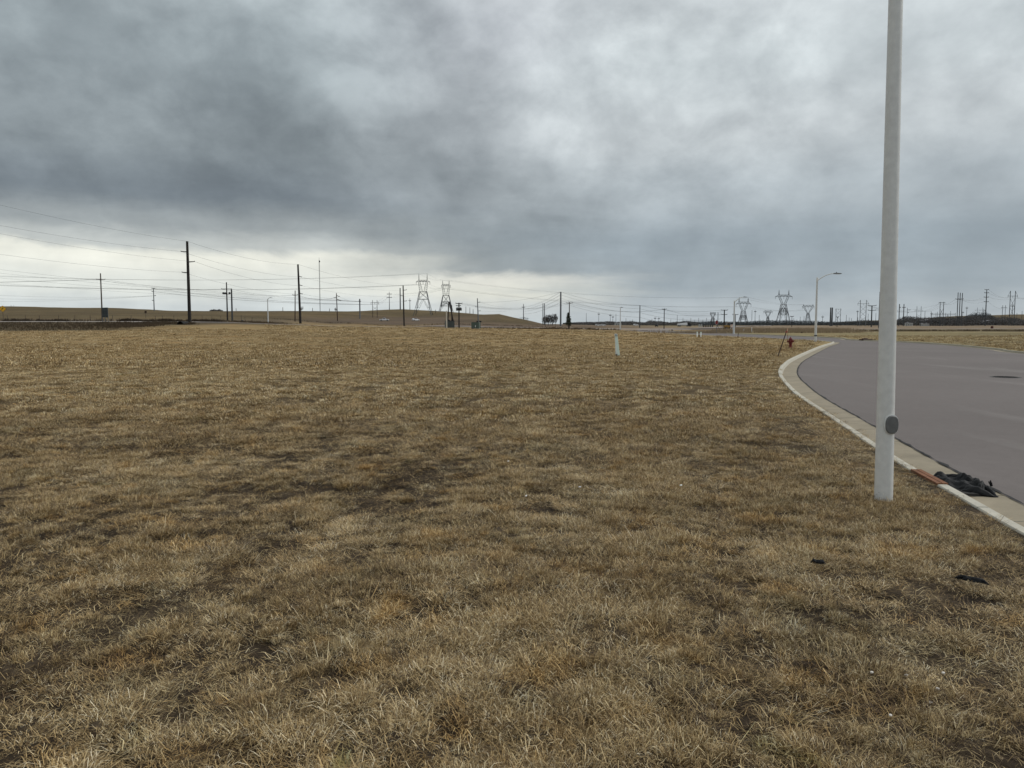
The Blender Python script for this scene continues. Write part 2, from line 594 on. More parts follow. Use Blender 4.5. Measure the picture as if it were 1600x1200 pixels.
# ------------------------------------------------------------------ materials
def material(name, col, rough=0.8, metal=0.0, var=0.15, scale=3.0, bump=0.0, bscale=30.0, spec=0.4, streak=False, coords='Object'):
    m = bpy.data.materials.new(name)
    m.use_nodes = True
    t = NT(m.node_tree)
    b = m.node_tree.nodes['Principled BSDF']
    tcn = t.new('ShaderNodeTexCoord')
    vec = tcn.outputs[coords]
    if streak:
        mp = t.new('ShaderNodeMapping')
        t.l.new(vec, mp.inputs[0])
        mp.inputs['Scale'].default_value = (1, 1, 0.12)
        vec = mp.outputs[0]
    n1 = t.noise(vec, scale, 6, 0.6)
    f = t.math('ADD', 1.0, t.math('MULTIPLY', t.math('SUBTRACT', n1, 0.5), var * 4))
    cc = t.new('ShaderNodeCombineXYZ')
    for i in range(3):
        t.l.new(t.math('MULTIPLY', f, col[i]), cc.inputs[i])
    t.l.new(cc.outputs[0], b.inputs['Base Color'])
    b.inputs['Roughness'].default_value = rough
    b.inputs['Metallic'].default_value = metal
    b.inputs['Specular IOR Level'].default_value = spec
    if bump:
        bn = t.new('ShaderNodeBump')
        bn.inputs['Strength'].default_value = bump
        bn.inputs['Distance'].default_value = 0.02
        t.l.new(t.noise(vec, bscale, 5, 0.6), bn.inputs['Height'])
        t.l.new(bn.outputs[0], b.inputs['Normal'])
    return m


M_POLEBLK = material('creosote_wood', (0.018, 0.015, 0.013), 0.8, var=0.2, scale=2, streak=True)
M_WOOD = material('weathered_pole_wood', (0.085, 0.068, 0.055), 0.9, var=0.25, scale=2, streak=True)
M_WOODBR = material('brown_pole_wood', (0.055, 0.036, 0.026), 0.9, var=0.2, scale=2, streak=True)
M_GREYPOLE = material('grey_steel_pole', (0.135, 0.145, 0.155), 0.6, 0.2, var=0.08, scale=1)
M_DKSTEEL = material('dark_steel_pole', (0.055, 0.06, 0.065), 0.6, 0.2, var=0.08, scale=1)
M_LATTICE = material('galvanised_lattice', (0.085, 0.092, 0.10), 0.55, 0.3, var=0.1, scale=0.5)
M_WIRE = material('aluminium_wire', (0.06, 0.062, 0.066), 0.6, 0.2, var=0.02)
M_INS = material('insulator_glaze', (0.10, 0.085, 0.08), 0.35, var=0.05)
M_GALV = material('galvanised_lamp_steel', (0.66, 0.665, 0.64), 0.40, 0.05, var=0.10, scale=14, bump=0.15, bscale=110)
M_LAMPWHITE = material('pale_lamp_pole', (0.60, 0.61, 0.60), 0.5, 0.1, var=0.06, scale=2)
M_LAMPHEAD = material('lamp_head_grey', (0.22, 0.23, 0.24), 0.5, 0.2)
M_LENS = material('lamp_lens', (0.6, 0.6, 0.55), 0.2)
M_HYD = material('hydrant_red_paint', (0.13, 0.010, 0.010), 0.45, var=0.15, scale=6)
M_RED = material('red_paint', (0.30, 0.02, 0.02), 0.5)
M_BLACKP = material('black_plastic', (0.012, 0.012, 0.013), 0.55)
M_AQUA = material('pale_green_pvc', (0.70, 0.84, 0.77), 0.5, var=0.06, scale=4)
M_AQUAW = material('bleached_pvc', (0.84, 0.87, 0.84), 0.5, var=0.05, scale=4)
M_WHITE = material('white_paint', (0.78, 0.79, 0.80), 0.4, var=0.03)
M_YEL = material('sign_yellow', (0.78, 0.42, 0.02), 0.4, var=0.04)
M_MACH = material('machine_yellow', (0.30, 0.17, 0.04), 0.5, var=0.08)
M_ORANGE = material('orange_plastic', (0.60, 0.14, 0.03), 0.5, var=0.05)
M_CABG = material('cabinet_green', (0.075, 0.105, 0.085), 0.5, var=0.08)
M_CABD = material('cabinet_dark_grey', (0.055, 0.068, 0.068), 0.5, var=0.08)
M_SIGNBK = material('sign_back_metal', (0.045, 0.055, 0.055), 0.5, 0.2, var=0.08)
M_GLASS = material('dark_window_glass', (0.02, 0.025, 0.03), 0.1, spec=0.6, var=0.02)
M_TYRE = material('tyre_rubber', (0.015, 0.015, 0.016), 0.85)
M_CONC = material('kerb_concrete_pale', (0.44, 0.415, 0.345), 0.85, var=0.20, scale=5.2, bump=0.35, bscale=60)
M_GUT = material('gutter_concrete_tan', (0.255, 0.218, 0.155), 0.88, var=0.22, scale=2.3, bump=0.25, bscale=70, coords='Object')
M_RUST = material('rusty_iron', (0.17, 0.068, 0.028), 0.85, 0.0, var=0.45, scale=24, bump=0.3, bscale=80)
M_IRON = material('cast_iron_dark', (0.045, 0.042, 0.04), 0.7, 0.4, var=0.2, scale=12, bump=0.3)
M_TAR = material('tar_seam_black', (0.012, 0.012, 0.012), 0.9)
M_FABRIC = material('black_filter_fabric', (0.0045, 0.005, 0.0055), 0.6, var=0.3, scale=12, bump=0.25, bscale=60, spec=0.2)
M_BARK = material('bare_bark', (0.075, 0.062, 0.052), 0.9, var=0.2)
M_NEEDLE = material('needle_green', (0.035, 0.045, 0.022), 0.85, var=0.3, scale=2)
M_TWIGS = material('hazed_bare_wood', (0.090, 0.086, 0.084), 0.95, var=0.35, scale=0.08)  # base colour lightened, with the distant haze put into it
M_EVERG = material('hazed_evergreens', (0.048, 0.057, 0.062), 0.95, var=0.3, scale=0.05)  # haze of the distance is mixed into this paler green
M_BUSH = material('brown_scrub', (0.105, 0.074, 0.044), 0.95, var=0.3, scale=1)
M_DKBUSH = material('dark_dead_weeds', (0.048, 0.033, 0.021), 0.95, var=0.3, scale=1)
M_ROCK = material('pale_stone', (0.62, 0.58, 0.52), 0.8, var=0.1)
M_BLDG = material('far_building_wall', (0.42, 0.43, 0.42), 0.8, var=0.05)
M_BLDGD = material('far_building_grey', (0.045, 0.055, 0.065), 0.8, var=0.05)
M_ROOF = material('far_roof_grey', (0.16, 0.16, 0.165), 0.8, var=0.05)


def ground_material():
    m = bpy.data.materials.new('dry_ground')
    m.use_nodes = True
    t = NT(m.node_tree)
    b = m.node_tree.nodes['Principled BSDF']
    geo = t.new('ShaderNodeNewGeometry')
    pos = geo.outputs['Position']
    at = t.new('ShaderNodeAttribute', attribute_name='cover')
    base = at.outputs['Color']
    near = t.new('ShaderNodeAttribute', attribute_name='near').outputs['Fac']
    # thatch and tufts, seen from above: long-range patches, tussocks, blades
    n1 = t.noise(pos, 0.05, 4, 0.6)
    n2 = t.noise(pos, 0.35, 5, 0.65)
    n3 = t.noise(pos, 2.6, 5, 0.65)
    n4 = t.noise(pos, 14.0, 4, 0.7)
    n0 = t.noise(pos, 0.012, 5, 0.6)
    v = t.math('ADD', t.math('MULTIPLY', t.math('SUBTRACT', n1, 0.5), 0.95), t.math('MULTIPLY', t.math('SUBTRACT', n2, 0.5), 0.9))
    v = t.math('ADD', v, t.math('MULTIPLY', t.math('SUBTRACT', n3, 0.5), 1.2))
    v = t.math('ADD', v, t.math('MULTIPLY', t.math('SUBTRACT', n4, 0.5), 0.7))
    v = t.math('ADD', v, t.math('MULTIPLY', t.math('SUBTRACT', n0, 0.5), 1.2))
    v = t.math('ADD', v, 1.0)
    v = t.math('MAXIMUM', v, 0.22)
    cc = t.new('ShaderNodeCombineXYZ')
    for i in range(3):
        t.l.new(v, cc.inputs[i])
    c1 = t.mix(1.0, base, cc.outputs[0], 'MULTIPLY')
    hue = t.noise(pos, 0.22, 4, 0.6)
    c1 = t.mix(t.smooth(hue, 0.48, 0.70, 0.0, 0.55), c1, t.mix(1.0, c1, (1.16, 0.93, 0.72), 'MULTIPLY'))
    hue2 = t.noise(pos, 0.13, 5, 0.6, 0.6)
    c1 = t.mix(t.smooth(hue2, 0.50, 0.68, 0.0, 0.6), c1, t.mix(1.0, c1, (0.86, 0.92, 1.0), 'MULTIPLY'))
    soil = t.ramp(n3, [(0.3, (0.022, 0.016, 0.011)), (0.55, (0.045, 0.033, 0.021)), (0.75, (0.12, 0.092, 0.060))])
    c2 = t.mix(near, c1, soil)
    t.l.new(c2, b.inputs['Base Color'])
    b.inputs['Roughness'].default_value = 0.95
    b.inputs['Specular IOR Level'].default_value = 0.1
    bn = t.new('ShaderNodeBump')
    bn.inputs['Strength'].default_value = 0.8
    bn.inputs['Distance'].default_value = 0.10
    h = t.math('ADD', n3, t.math('MULTIPLY', n4, 0.4))
    t.l.new(h, bn.inputs['Height'])
    t.l.new(bn.outputs[0], b.inputs['Normal'])
    return m


M_GROUND = ground_material()


def asphalt_material():
    m = bpy.data.materials.new('pinkish_asphalt')
    m.use_nodes = True
    t = NT(m.node_tree)
    b = m.node_tree.nodes['Principled BSDF']
    pos = t.new('ShaderNodeNewGeometry').outputs['Position']
    mp = t.new('ShaderNodeMapping')
    t.l.new(pos, mp.inputs[0])
    mp.inputs['Rotation'].default_value = (0, 0, 0.5)
    mp.inputs['Scale'].default_value = (1.0, 0.16, 1.0)
    nl = t.noise(mp.outputs[0], 0.5, 5, 0.6, 0.5)
    nb = t.noise(pos, 0.12, 4, 0.6)
    ns = t.noise(pos, 70.0, 3, 0.7)
    nm = t.noise(pos, 6.0, 6, 0.7)
    col_ = t.ramp(nb, [(0.3, (0.108, 0.092, 0.085)), (0.7, (0.134, 0.115, 0.107))])
    col_ = t.mix(t.smooth(nl, 0.56, 0.72, 0.0, 0.40), col_, (0.20, 0.182, 0.17))
    sp = t.math('ADD', 0.52, t.math('ADD', t.math('MULTIPLY', ns, 0.62), t.math('MULTIPLY', nm, 0.40)))
    cc = t.new('ShaderNodeCombineXYZ')
    for i in range(3):
        t.l.new(sp, cc.inputs[i])
    col_ = t.mix(1.0, col_, cc.outputs[0], 'MULTIPLY')
    t.l.new(col_, b.inputs['Base Color'])
    b.inputs['Roughness'].default_value = 0.82
    b.inputs['Specular IOR Level'].default_value = 0.35
    bn = t.new('ShaderNodeBump')
    bn.inputs['Strength'].default_value = 0.5
    bn.inputs['Distance'].default_value = 0.006
    t.l.new(ns, bn.inputs['Height'])
    t.l.new(bn.outputs[0], b.inputs['Normal'])
    return m


M_ASPH = asphalt_material()
M_CROSS = material('pale_road_surface', (0.235, 0.20, 0.175), 0.9, var=0.12, scale=0.05)
M_LROAD = material('pale_road_edge', (0.27, 0.24, 0.215), 0.9, var=0.10, scale=0.05)


def grass_material(name, stops, warm, pale):
    m = bpy.data.materials.new(name)
    m.use_nodes = True
    t = NT(m.node_tree)
    b = m.node_tree.nodes['Principled BSDF']
    tone = t.new('ShaderNodeAttribute', attribute_name='tone').outputs['Fac']
    pos = t.new('ShaderNodeNewGeometry').outputs['Position']
    rnd_ = t.new('ShaderNodeObjectInfo').outputs['Random']
    tone = t.math('ADD', tone, t.math('MULTIPLY', t.math('SUBTRACT', rnd_, 0.5), 0.42), clamp=True)
    c_ = t.ramp(tone, stops)
    hw = t.noise(pos, 2.3, 4, 0.7, 0.4)
    c_ = t.mix(t.smooth(hw, 0.50, 0.70, 0.0, 0.75), c_, t.mix(1.0, c_, warm, 'MULTIPLY'))
    hp = t.noise(pos, 0.8, 5, 0.65, 0.5)
    c_ = t.mix(t.smooth(hp, 0.50, 0.66, 0.0, 0.8), c_, t.mix(1.0, c_, pale, 'MULTIPLY'))
    hg = t.noise(pos, 1.1, 3, 0.6, 0.8)
    c_ = t.mix(t.smooth(hg, 0.66, 0.76, 0.0, 0.5), c_, t.mix(1.0, c_, (0.55, 0.80, 0.50), 'MULTIPLY'))
    t.l.new(c_, b.inputs['Base Color'])
    b.inputs['Roughness'].default_value = 0.6
    b.inputs['Specular IOR Level'].default_value = 0.25
    return m


M_GRASS = grass_material('dry_grass_blades', [(0.0, (0.062, 0.036, 0.016)), (0.33, (0.240, 0.162, 0.070)), (0.65, (0.49, 0.356, 0.170)), (0.9, (0.70, 0.57, 0.335)), (1.0, (0.82, 0.71, 0.50))],
                         (1.10, 0.90, 0.58), (0.90, 0.97, 1.04))

# ================================================================== GROUND
def build_ground():
    rr = [0.0]
    r = 0.8
    while r < 14000:
        rr.append(r)
        r *= 1.007 if (2.2 < r < 14) else (1.013 if r < 700 else 1.03)
        if r < 2.2:
            r *= 1.02
    rr = np.array(rr[1:])
    fine = np.radians(np.arange(-41, 41.01, 0.26))
    side = np.radians(np.arange(44, 317, 3.5))
    ang = np.r_[fine, side]
    R_, A_ = np.meshgrid(rr, ang, indexing='ij')
    x = (R_ * np.sin(A_)).ravel()
    y = (R_ * np.cos(A_)).ravel()
    z = ground(x, y)
    _, colr = macro(x, y, True)
    # side strips beyond the street get the verge cover
    beyond = (x > 41) & (y < 170) & (y > 10)
    colr[beyond] = colr[beyond] * 0.2 + np.array(GRN) * 0.8
    nz = fbm(x, y, 0.012, 4, 40)
    colr = colr * (0.80 + 0.40 * nz)[:, None]
    verts = np.c_[x, y, z]
    nr, na = len(rr), len(ang)
    i = np.arange(nr - 1)[:, None] * na
    j = np.arange(na)[None, :]
    j2 = (j + 1) % na
    a = (i + j).ravel(); b = (i + j2).ravel(); c_ = (i + na + j2).ravel(); d = (i + na + j).ravel()
    quads = np.c_[a, d, c_, b]
    verts = np.r_[verts, [[0, 0, float(ground(0.0, 0.0)[0])]]]
    colr = np.r_[colr, [FLD]]
    ci = len(verts) - 1
    tris = np.c_[np.full(na, ci), j.ravel(), j2.ravel()]
    me = bpy.data.meshes.new('ground')
    nq, nt_ = len(quads), len(tris)
    me.vertices.add(len(verts))
    me.vertices.foreach_set('co', verts.ravel())
    me.loops.add(nq * 4 + nt_ * 3)
    me.loops.foreach_set('vertex_index', np.r_[quads.ravel(), tris[:, [0, 2, 1]].ravel()].astype(np.int32))
    me.polygons.add(nq + nt_)
    me.polygons.foreach_set('loop_start', np.r_[np.arange(nq) * 4, nq * 4 + np.arange(nt_) * 3].astype(np.int32))
    me.update(calc_edges=True)
    me.validate()
    me.polygons.foreach_set('use_smooth', [True] * len(me.polygons))
    ca = me.attributes.new('cover', 'FLOAT_COLOR', 'POINT')
    ca.data.foreach_set('color', np.c_[colr, np.ones(len(colr))].ravel())
    na_ = me.attributes.new('near', 'FLOAT', 'POINT')
    rad = np.hypot(verts[:, 0], verts[:, 1])
    na_.data.foreach_set('value', np.clip(1 - (rad - 9) / 42, 0, 1) ** 1.3)
    me.materials.append(M_GROUND)
    o = link('ground', me)
    # face orientation up
    if me.polygons[len(me.polygons) // 2].normal.z < 0:
        me.flip_normals()
    return structure(o)


build_ground()


# ================================================================== STREET
def poly_sheet(name, pts, z, mat):
    import bmesh
    bm = bmesh.new()
    vs_ = [bm.verts.new((p[0], p[1], z)) for p in pts]
    es = [bm.edges.new((vs_[i], vs_[(i + 1) % len(vs_)])) for i in range(len(vs_))]
    bmesh.ops.triangle_fill(bm, use_beauty=True, use_dissolve=False, edges=es, normal=(0, 0, 1))
    for f in bm.faces:
        if f.normal.z < 0:
            f.normal_flip()
    me = bpy.data.meshes.new(name)
    bm.to_mesh(me)
    bm.free()
    me.materials.append(mat)
    return structure(link(name, me))


def normals_of(E, side):
    t = np.gradient(E, axis=0)
    t /= np.linalg.norm(t, axis=1)[:, None]
    return np.c_[t[:, 1], -t[:, 0]] * side


GUTW = 0.66            # kerb top 0.16 + sloping face + gutter pan
NL = normals_of(EL, 1)
NR = normals_of(ER, -1)


def offset(E, N, d):
    P = E + N * d
    return P


inner_l = offset(EL, NL, GUTW - 0.03)
inner_r = offset(ER, NR, GUTW - 0.03)
poly_sheet('street', np.r_[inner_l[::2], inner_r[::-1][::2]], -0.098, M_ASPH)

PROFK = [(0.0, -0.16), (0.0, -0.012), (0.010, 0.0), (0.092, 0.002), (0.110, -0.006), (0.122, -0.022), (0.158, -0.118), (0.20, -0.128), (0.64, -0.094), (0.66, -0.16)]
INLET = None


def kerb_line(name, label_mats, E, N, step_len=3.0, skip=None):
    root = bpy.data.objects.new(name, None)
    COL.objects.link(root)
    structure(root)
    seg = np.r_[0, np.cumsum(np.linalg.norm(np.diff(E, axis=0), axis=1))]
    total = seg[-1]
    s = 0.0
    bounds = []
    while s < total - 0.2:
        e = min(s + step_len, total)
        if skip and s < skip[0] < e:
            bounds.append((s, skip[0]))
            s = skip[1]
            continue
        bounds.append((s, e))
        s = e
    for (a, b) in bounds:
        a2, b2 = a + 0.009, b - 0.009
        n = max(2, int((b2 - a2) / 0.45) + 1)
        ss = np.linspace(a2, b2, n)
        px_ = np.interp(ss, seg, E[:, 0]); py_ = np.interp(ss, seg, E[:, 1])
        nx = np.interp(ss, seg, N[:, 0]); ny = np.interp(ss, seg, N[:, 1])
        ln = np.hypot(nx, ny); nx /= ln; ny /= ln
        dz = RS.uniform(-0.003, 0.003)
        vs_, fs_, mi = [], [], []
        for k_ in range(n):
            for (o_, z_) in PROFK:
                vs_.append((px_[k_] + nx[k_] * o_, py_[k_] + ny[k_] * o_, z_ + dz))
        m_ = len(PROFK)
        for k_ in range(n - 1):
            for q in range(m_ - 1):
                fs_.append((k_ * m_ + q, k_ * m_ + q + 1, (k_ + 1) * m_ + q + 1, (k_ + 1) * m_ + q))
                mi.append(0 if q < 6 else 1)
        fs_.append(tuple(range(m_))); mi.append(0)
        fs_.append(tuple(reversed(range((n - 1) * m_, n * m_)))); mi.append(0)
        me = mesh_from('kerb_section', vs_, fs_, label_mats, False, mi)
        link('kerb_section', me, root)
    return seg


segL = np.r_[0, np.cumsum(np.linalg.norm(np.diff(EL, axis=0), axis=1))]


def s_near(pt):
    i = int(np.argmin(np.hypot(EL[:, 0] - pt[0], EL[:, 1] - pt[1])))
    return segL[i]


s_a = s_near(gp(1463, 757))
s_b = s_near(gp(1413, 731))
s_lo, s_hi = min(s_a, s_b), max(s_a, s_b)
kerb_line('kerb', [M_CONC, M_GUT], EL, NL, skip=(s_lo, s_hi))
M_CONC2 = material('weathered_far_kerb', (0.30, 0.275, 0.21), 0.9, var=0.25, scale=0.6)
kerb_line('kerb_far_side', [M_CONC2, M_GUT], ER, NR)


def at_s(s):
    x = np.interp(s, segL, EL[:, 0]); y = np.interp(s, segL, EL[:, 1])
    nx = np.interp(s, segL, NL[:, 0]); ny = np.interp(s, segL, NL[:, 1])
    l_ = math.hypot(nx, ny)
    return np.array([x, y]), np.array([nx, ny]) / l_


# the tar seam between the gutter pan and the asphalt
def seam(name, E, N):
    n = len(E)
    vs_, fs_ = [], []
    s = np.arange(n)
    w1 = 0.638 + 0.018 * (vnoise(s * 0.35, s * 0 + 3.0, 4) - 0.5) + 0.012 * (vnoise(s * 1.3, s * 0 + 5.0, 5) - 0.5)
    w2 = 0.672 + 0.040 * (vnoise(s * 0.5, s * 0 + 8.0, 6) - 0.5) + 0.03 * (vnoise(s * 1.7, s * 0 + 1.0, 7) - 0.5)
    for k_ in range(n):
        for o_ in (w1[k_], w2[k_]):
            vs_.append((E[k_, 0] + N[k_, 0] * o_, E[k_, 1] + N[k_, 1] * o_, -0.0845))
    for k_ in range(n - 1):
        fs_.append((2 * k_, 2 * k_ + 1, 2 * k_ + 3, 2 * k_ + 2))
    me = mesh_from(name, vs_, fs_, M_TAR)
    return structure(link(name, me))


def resample(E, step):
    seg = np.r_[0, np.cumsum(np.linalg.norm(np.diff(E, axis=0), axis=1))]
    s = np.arange(0, seg[-1], step)
    return np.c_[np.interp(s, seg, E[:, 0]), np.interp(s, seg, E[:, 1])]


E2 = resample(EL, 0.12)
seam('road_seam', E2, normals_of(E2, 1))


# roads further off: strips that follow the land
def ribbon(name, pts, width, mat, lift=0.12, step=6.0):
    P = catmull(pts, step)
    N = normals_of(P, 1)
    cols = 5
    vs_, fs_ = [], []
    for k_ in range(len(P)):
        for c_ in range(cols):
            o_ = (c_ / (cols - 1) - 0.5) * width
            x, y = P[k_] + N[k_] * o_
            vs_.append((x, y, gz(x, y) + lift))
    for k_ in range(len(P) - 1):
        for c_ in range(cols - 1):
            a = k_ * cols + c_
            fs_.append((a, a + cols, a + cols + 1, a + 1))
    return structure(link(name, mesh_from(name, vs_, fs_, mat, True)))


ribbon('crossroad', [(-35, 262), (-10, 250), (10, 244), (36, 241), (70, 243), (150, 262), (400, 330)], 16, M_CROSS, 0.16, 3.0)
ribbon('road_along_hill', [(-330, 178), (-200, 175), (-120, 173.5), (-80, 174), (-62, 178), (-50, 186), (-40, 200), (-20, 226), (-5, 244)], 8.0, M_LROAD, 0.10, 3.0)
ribbon('far_road', [(45, 250), (85, 330), (150, 520), (300, 900)], 12, M_CROSS, 0.25, 8.0)


# ================================================================== POLES
def base_at(px, D):
    """x, z of the ground that stands at column px at distance D"""
    z = 0.0
    for _ in range(4):
        x = x_at(px, D, z)
        z = float(macro(np.array([x]), np.array([D]))[0])
    return x, gz(x, D)


ATT = {}


def pole(px, D, top, r=(0.17, 0.11), mat=None, name='utility_pole', label='', cat='utility pole', group=None, arms=(), tips=(), trans=(),
         lean=0.0, key=None, n=8, line_dir=0.0, arm_mat=None, x_brace=None):
    """arms: (row, left px, right px, rise) crossarms; trans: (row, px offset, h px) cans"""
    mat = mat or M_WOOD
    arm_mat = arm_mat or mat
    x, z = base_at(px, D)
    zt = z_at(top, D)
    root = thing(name, label, cat, (x, D, z), 0, group)
    hgt = zt - z
    m = MB()
    m.tube((0, 0, -0.6), (lean, 0, hgt), r[0], r[1], n)
    m.build('pole', mat, root, True)
    sc_ = D / F
    pts = []
    ca, sa = math.cos(line_dir), math.sin(line_dir)
    for (row, lp, rp, rise) in arms:
        h_ = z_at(row, D) - z
        cx = lean * h_ / hgt
        lw, rw = lp * sc_, rp * sc_
        m = MB()
        th = max(0.11, 0.13 * D / 300)
        p0 = (cx - lw * ca, -lw * sa, h_ + (rise * sc_ if lw > 0 else 0))
        p1 = (cx + rw * ca, rw * sa, h_ + (rise * sc_ if rw > 0 else 0))
        mid = (cx, 0, h_)
        if lw > 0:
            m.tube(mid, p0, th, th * 0.8, 6)
            pts.append((x + p0[0], D + p0[1], z + p0[2]))
        if rw > 0:
            m.tube(mid, p1, th, th * 0.8, 6)
            pts.append((x + p1[0], D + p1[1], z + p1[2]))
        m.build('crossarm', arm_mat, root)
        for (p, ww) in ((p0, lw), (p1, rw)):
            if ww > 0:
                mi_ = MB()
                ih = max(0.18, 0.5 * D / 500)
                mi_.lathe((p[0], p[1], p[2] - ih * 0.1), [(0.05 * D / 200 + 0.02, 0), (0.075 * D / 200 + 0.03, ih * 0.35), (0.04 * D / 200 + 0.02, ih * 0.5), (0.07 * D / 200 + 0.03, ih * 0.8), (0.03, ih)], 6)
                mi_.build('insulator', M_INS, root)
    for (row, off, hp) in trans:
        h_ = z_at(row, D) - z
        m = MB()
        rr_ = 0.30
        hh = hp * sc_
        m.lathe((off * sc_, -0.15, h_ - hh / 2), [(rr_ * 0.9, 0), (rr_, 0.06), (rr_, hh - 0.08), (rr_ * 0.8, hh), (0.08, hh + 0.12)], 12)
        m.build('transformer_can', M_DKSTEEL, root, True)
    pts.append((x + lean, D, zt))
    if key:
        ATT[key] = pts
    return root


def hframe(px0, px1, D, top, arm_row, over, mat=None, label='', group=None, brace=None, r=0.25, peaks=False, key=None, ins=True, cat='power structure'):
    mat = mat or M_WOODBR
    x0, z0 = base_at(px0, D)
    x1, z1 = base_at(px1, D)
    zb = min(z0, z1)
    xc = (x0 + x1) / 2
    zt = z_at(top, D)
    root = thing('h_frame_pylon', label, cat, (xc, D, zb), 0, group)
    a, b = x0 - xc, x1 - xc
    for q in (a, b):
        m = MB()
        m.tube((q, 0, -0.5), (q, 0, zt - zb), r, r * 0.75, 7)
        m.build('pole', mat, root, True)
    ha = z_at(arm_row, D) - zb
    ov = over * D / F
    m = MB()
    m.tube((a - ov, 0.0, ha), (b + ov, 0.0, ha), r * 0.6, r * 0.6, 6)
    if peaks:
        for q, e_ in ((a, a - ov), (b, b + ov)):
            m.tube((q, 0, zt - zb), (e_, 0, ha), r * 0.35, r * 0.35, 5)
    m.build('crossarm', mat, root)
    if brace:
        hb0, hb1 = z_at(brace[0], D) - zb, z_at(brace[1], D) - zb
        m = MB()
        nseg = brace[2]
        for i in range(nseg):
            u0 = hb0 + (hb1 - hb0) * i / nseg
            u1 = hb0 + (hb1 - hb0) * (i + 1) / nseg
            m.tube((a, 0, u0), (b, 0, u1), r * 0.35, r * 0.35, 5)
            m.tube((b, 0.02, u0), (a, 0.02, u1), r * 0.35, r * 0.35, 5)
        m.build('cross_brace', mat, root)
    pts = []
    for q in (a - ov * 0.95, (a + b) / 2, b + ov * 0.95):
        if ins:
            mi_ = MB()
            ih = 1.5
            mi_.lathe((q, 0, ha - ih), [(0.1, 0), (0.17, ih * 0.3), (0.1, ih * 0.5), (0.17, ih * 0.8), (0.08, ih)], 6)
            mi_.build('insulator', M_INS, root)
        pts.append((xc + q, D, zb + ha - 1.5))
    if key:
        ATT[key] = pts
    return root


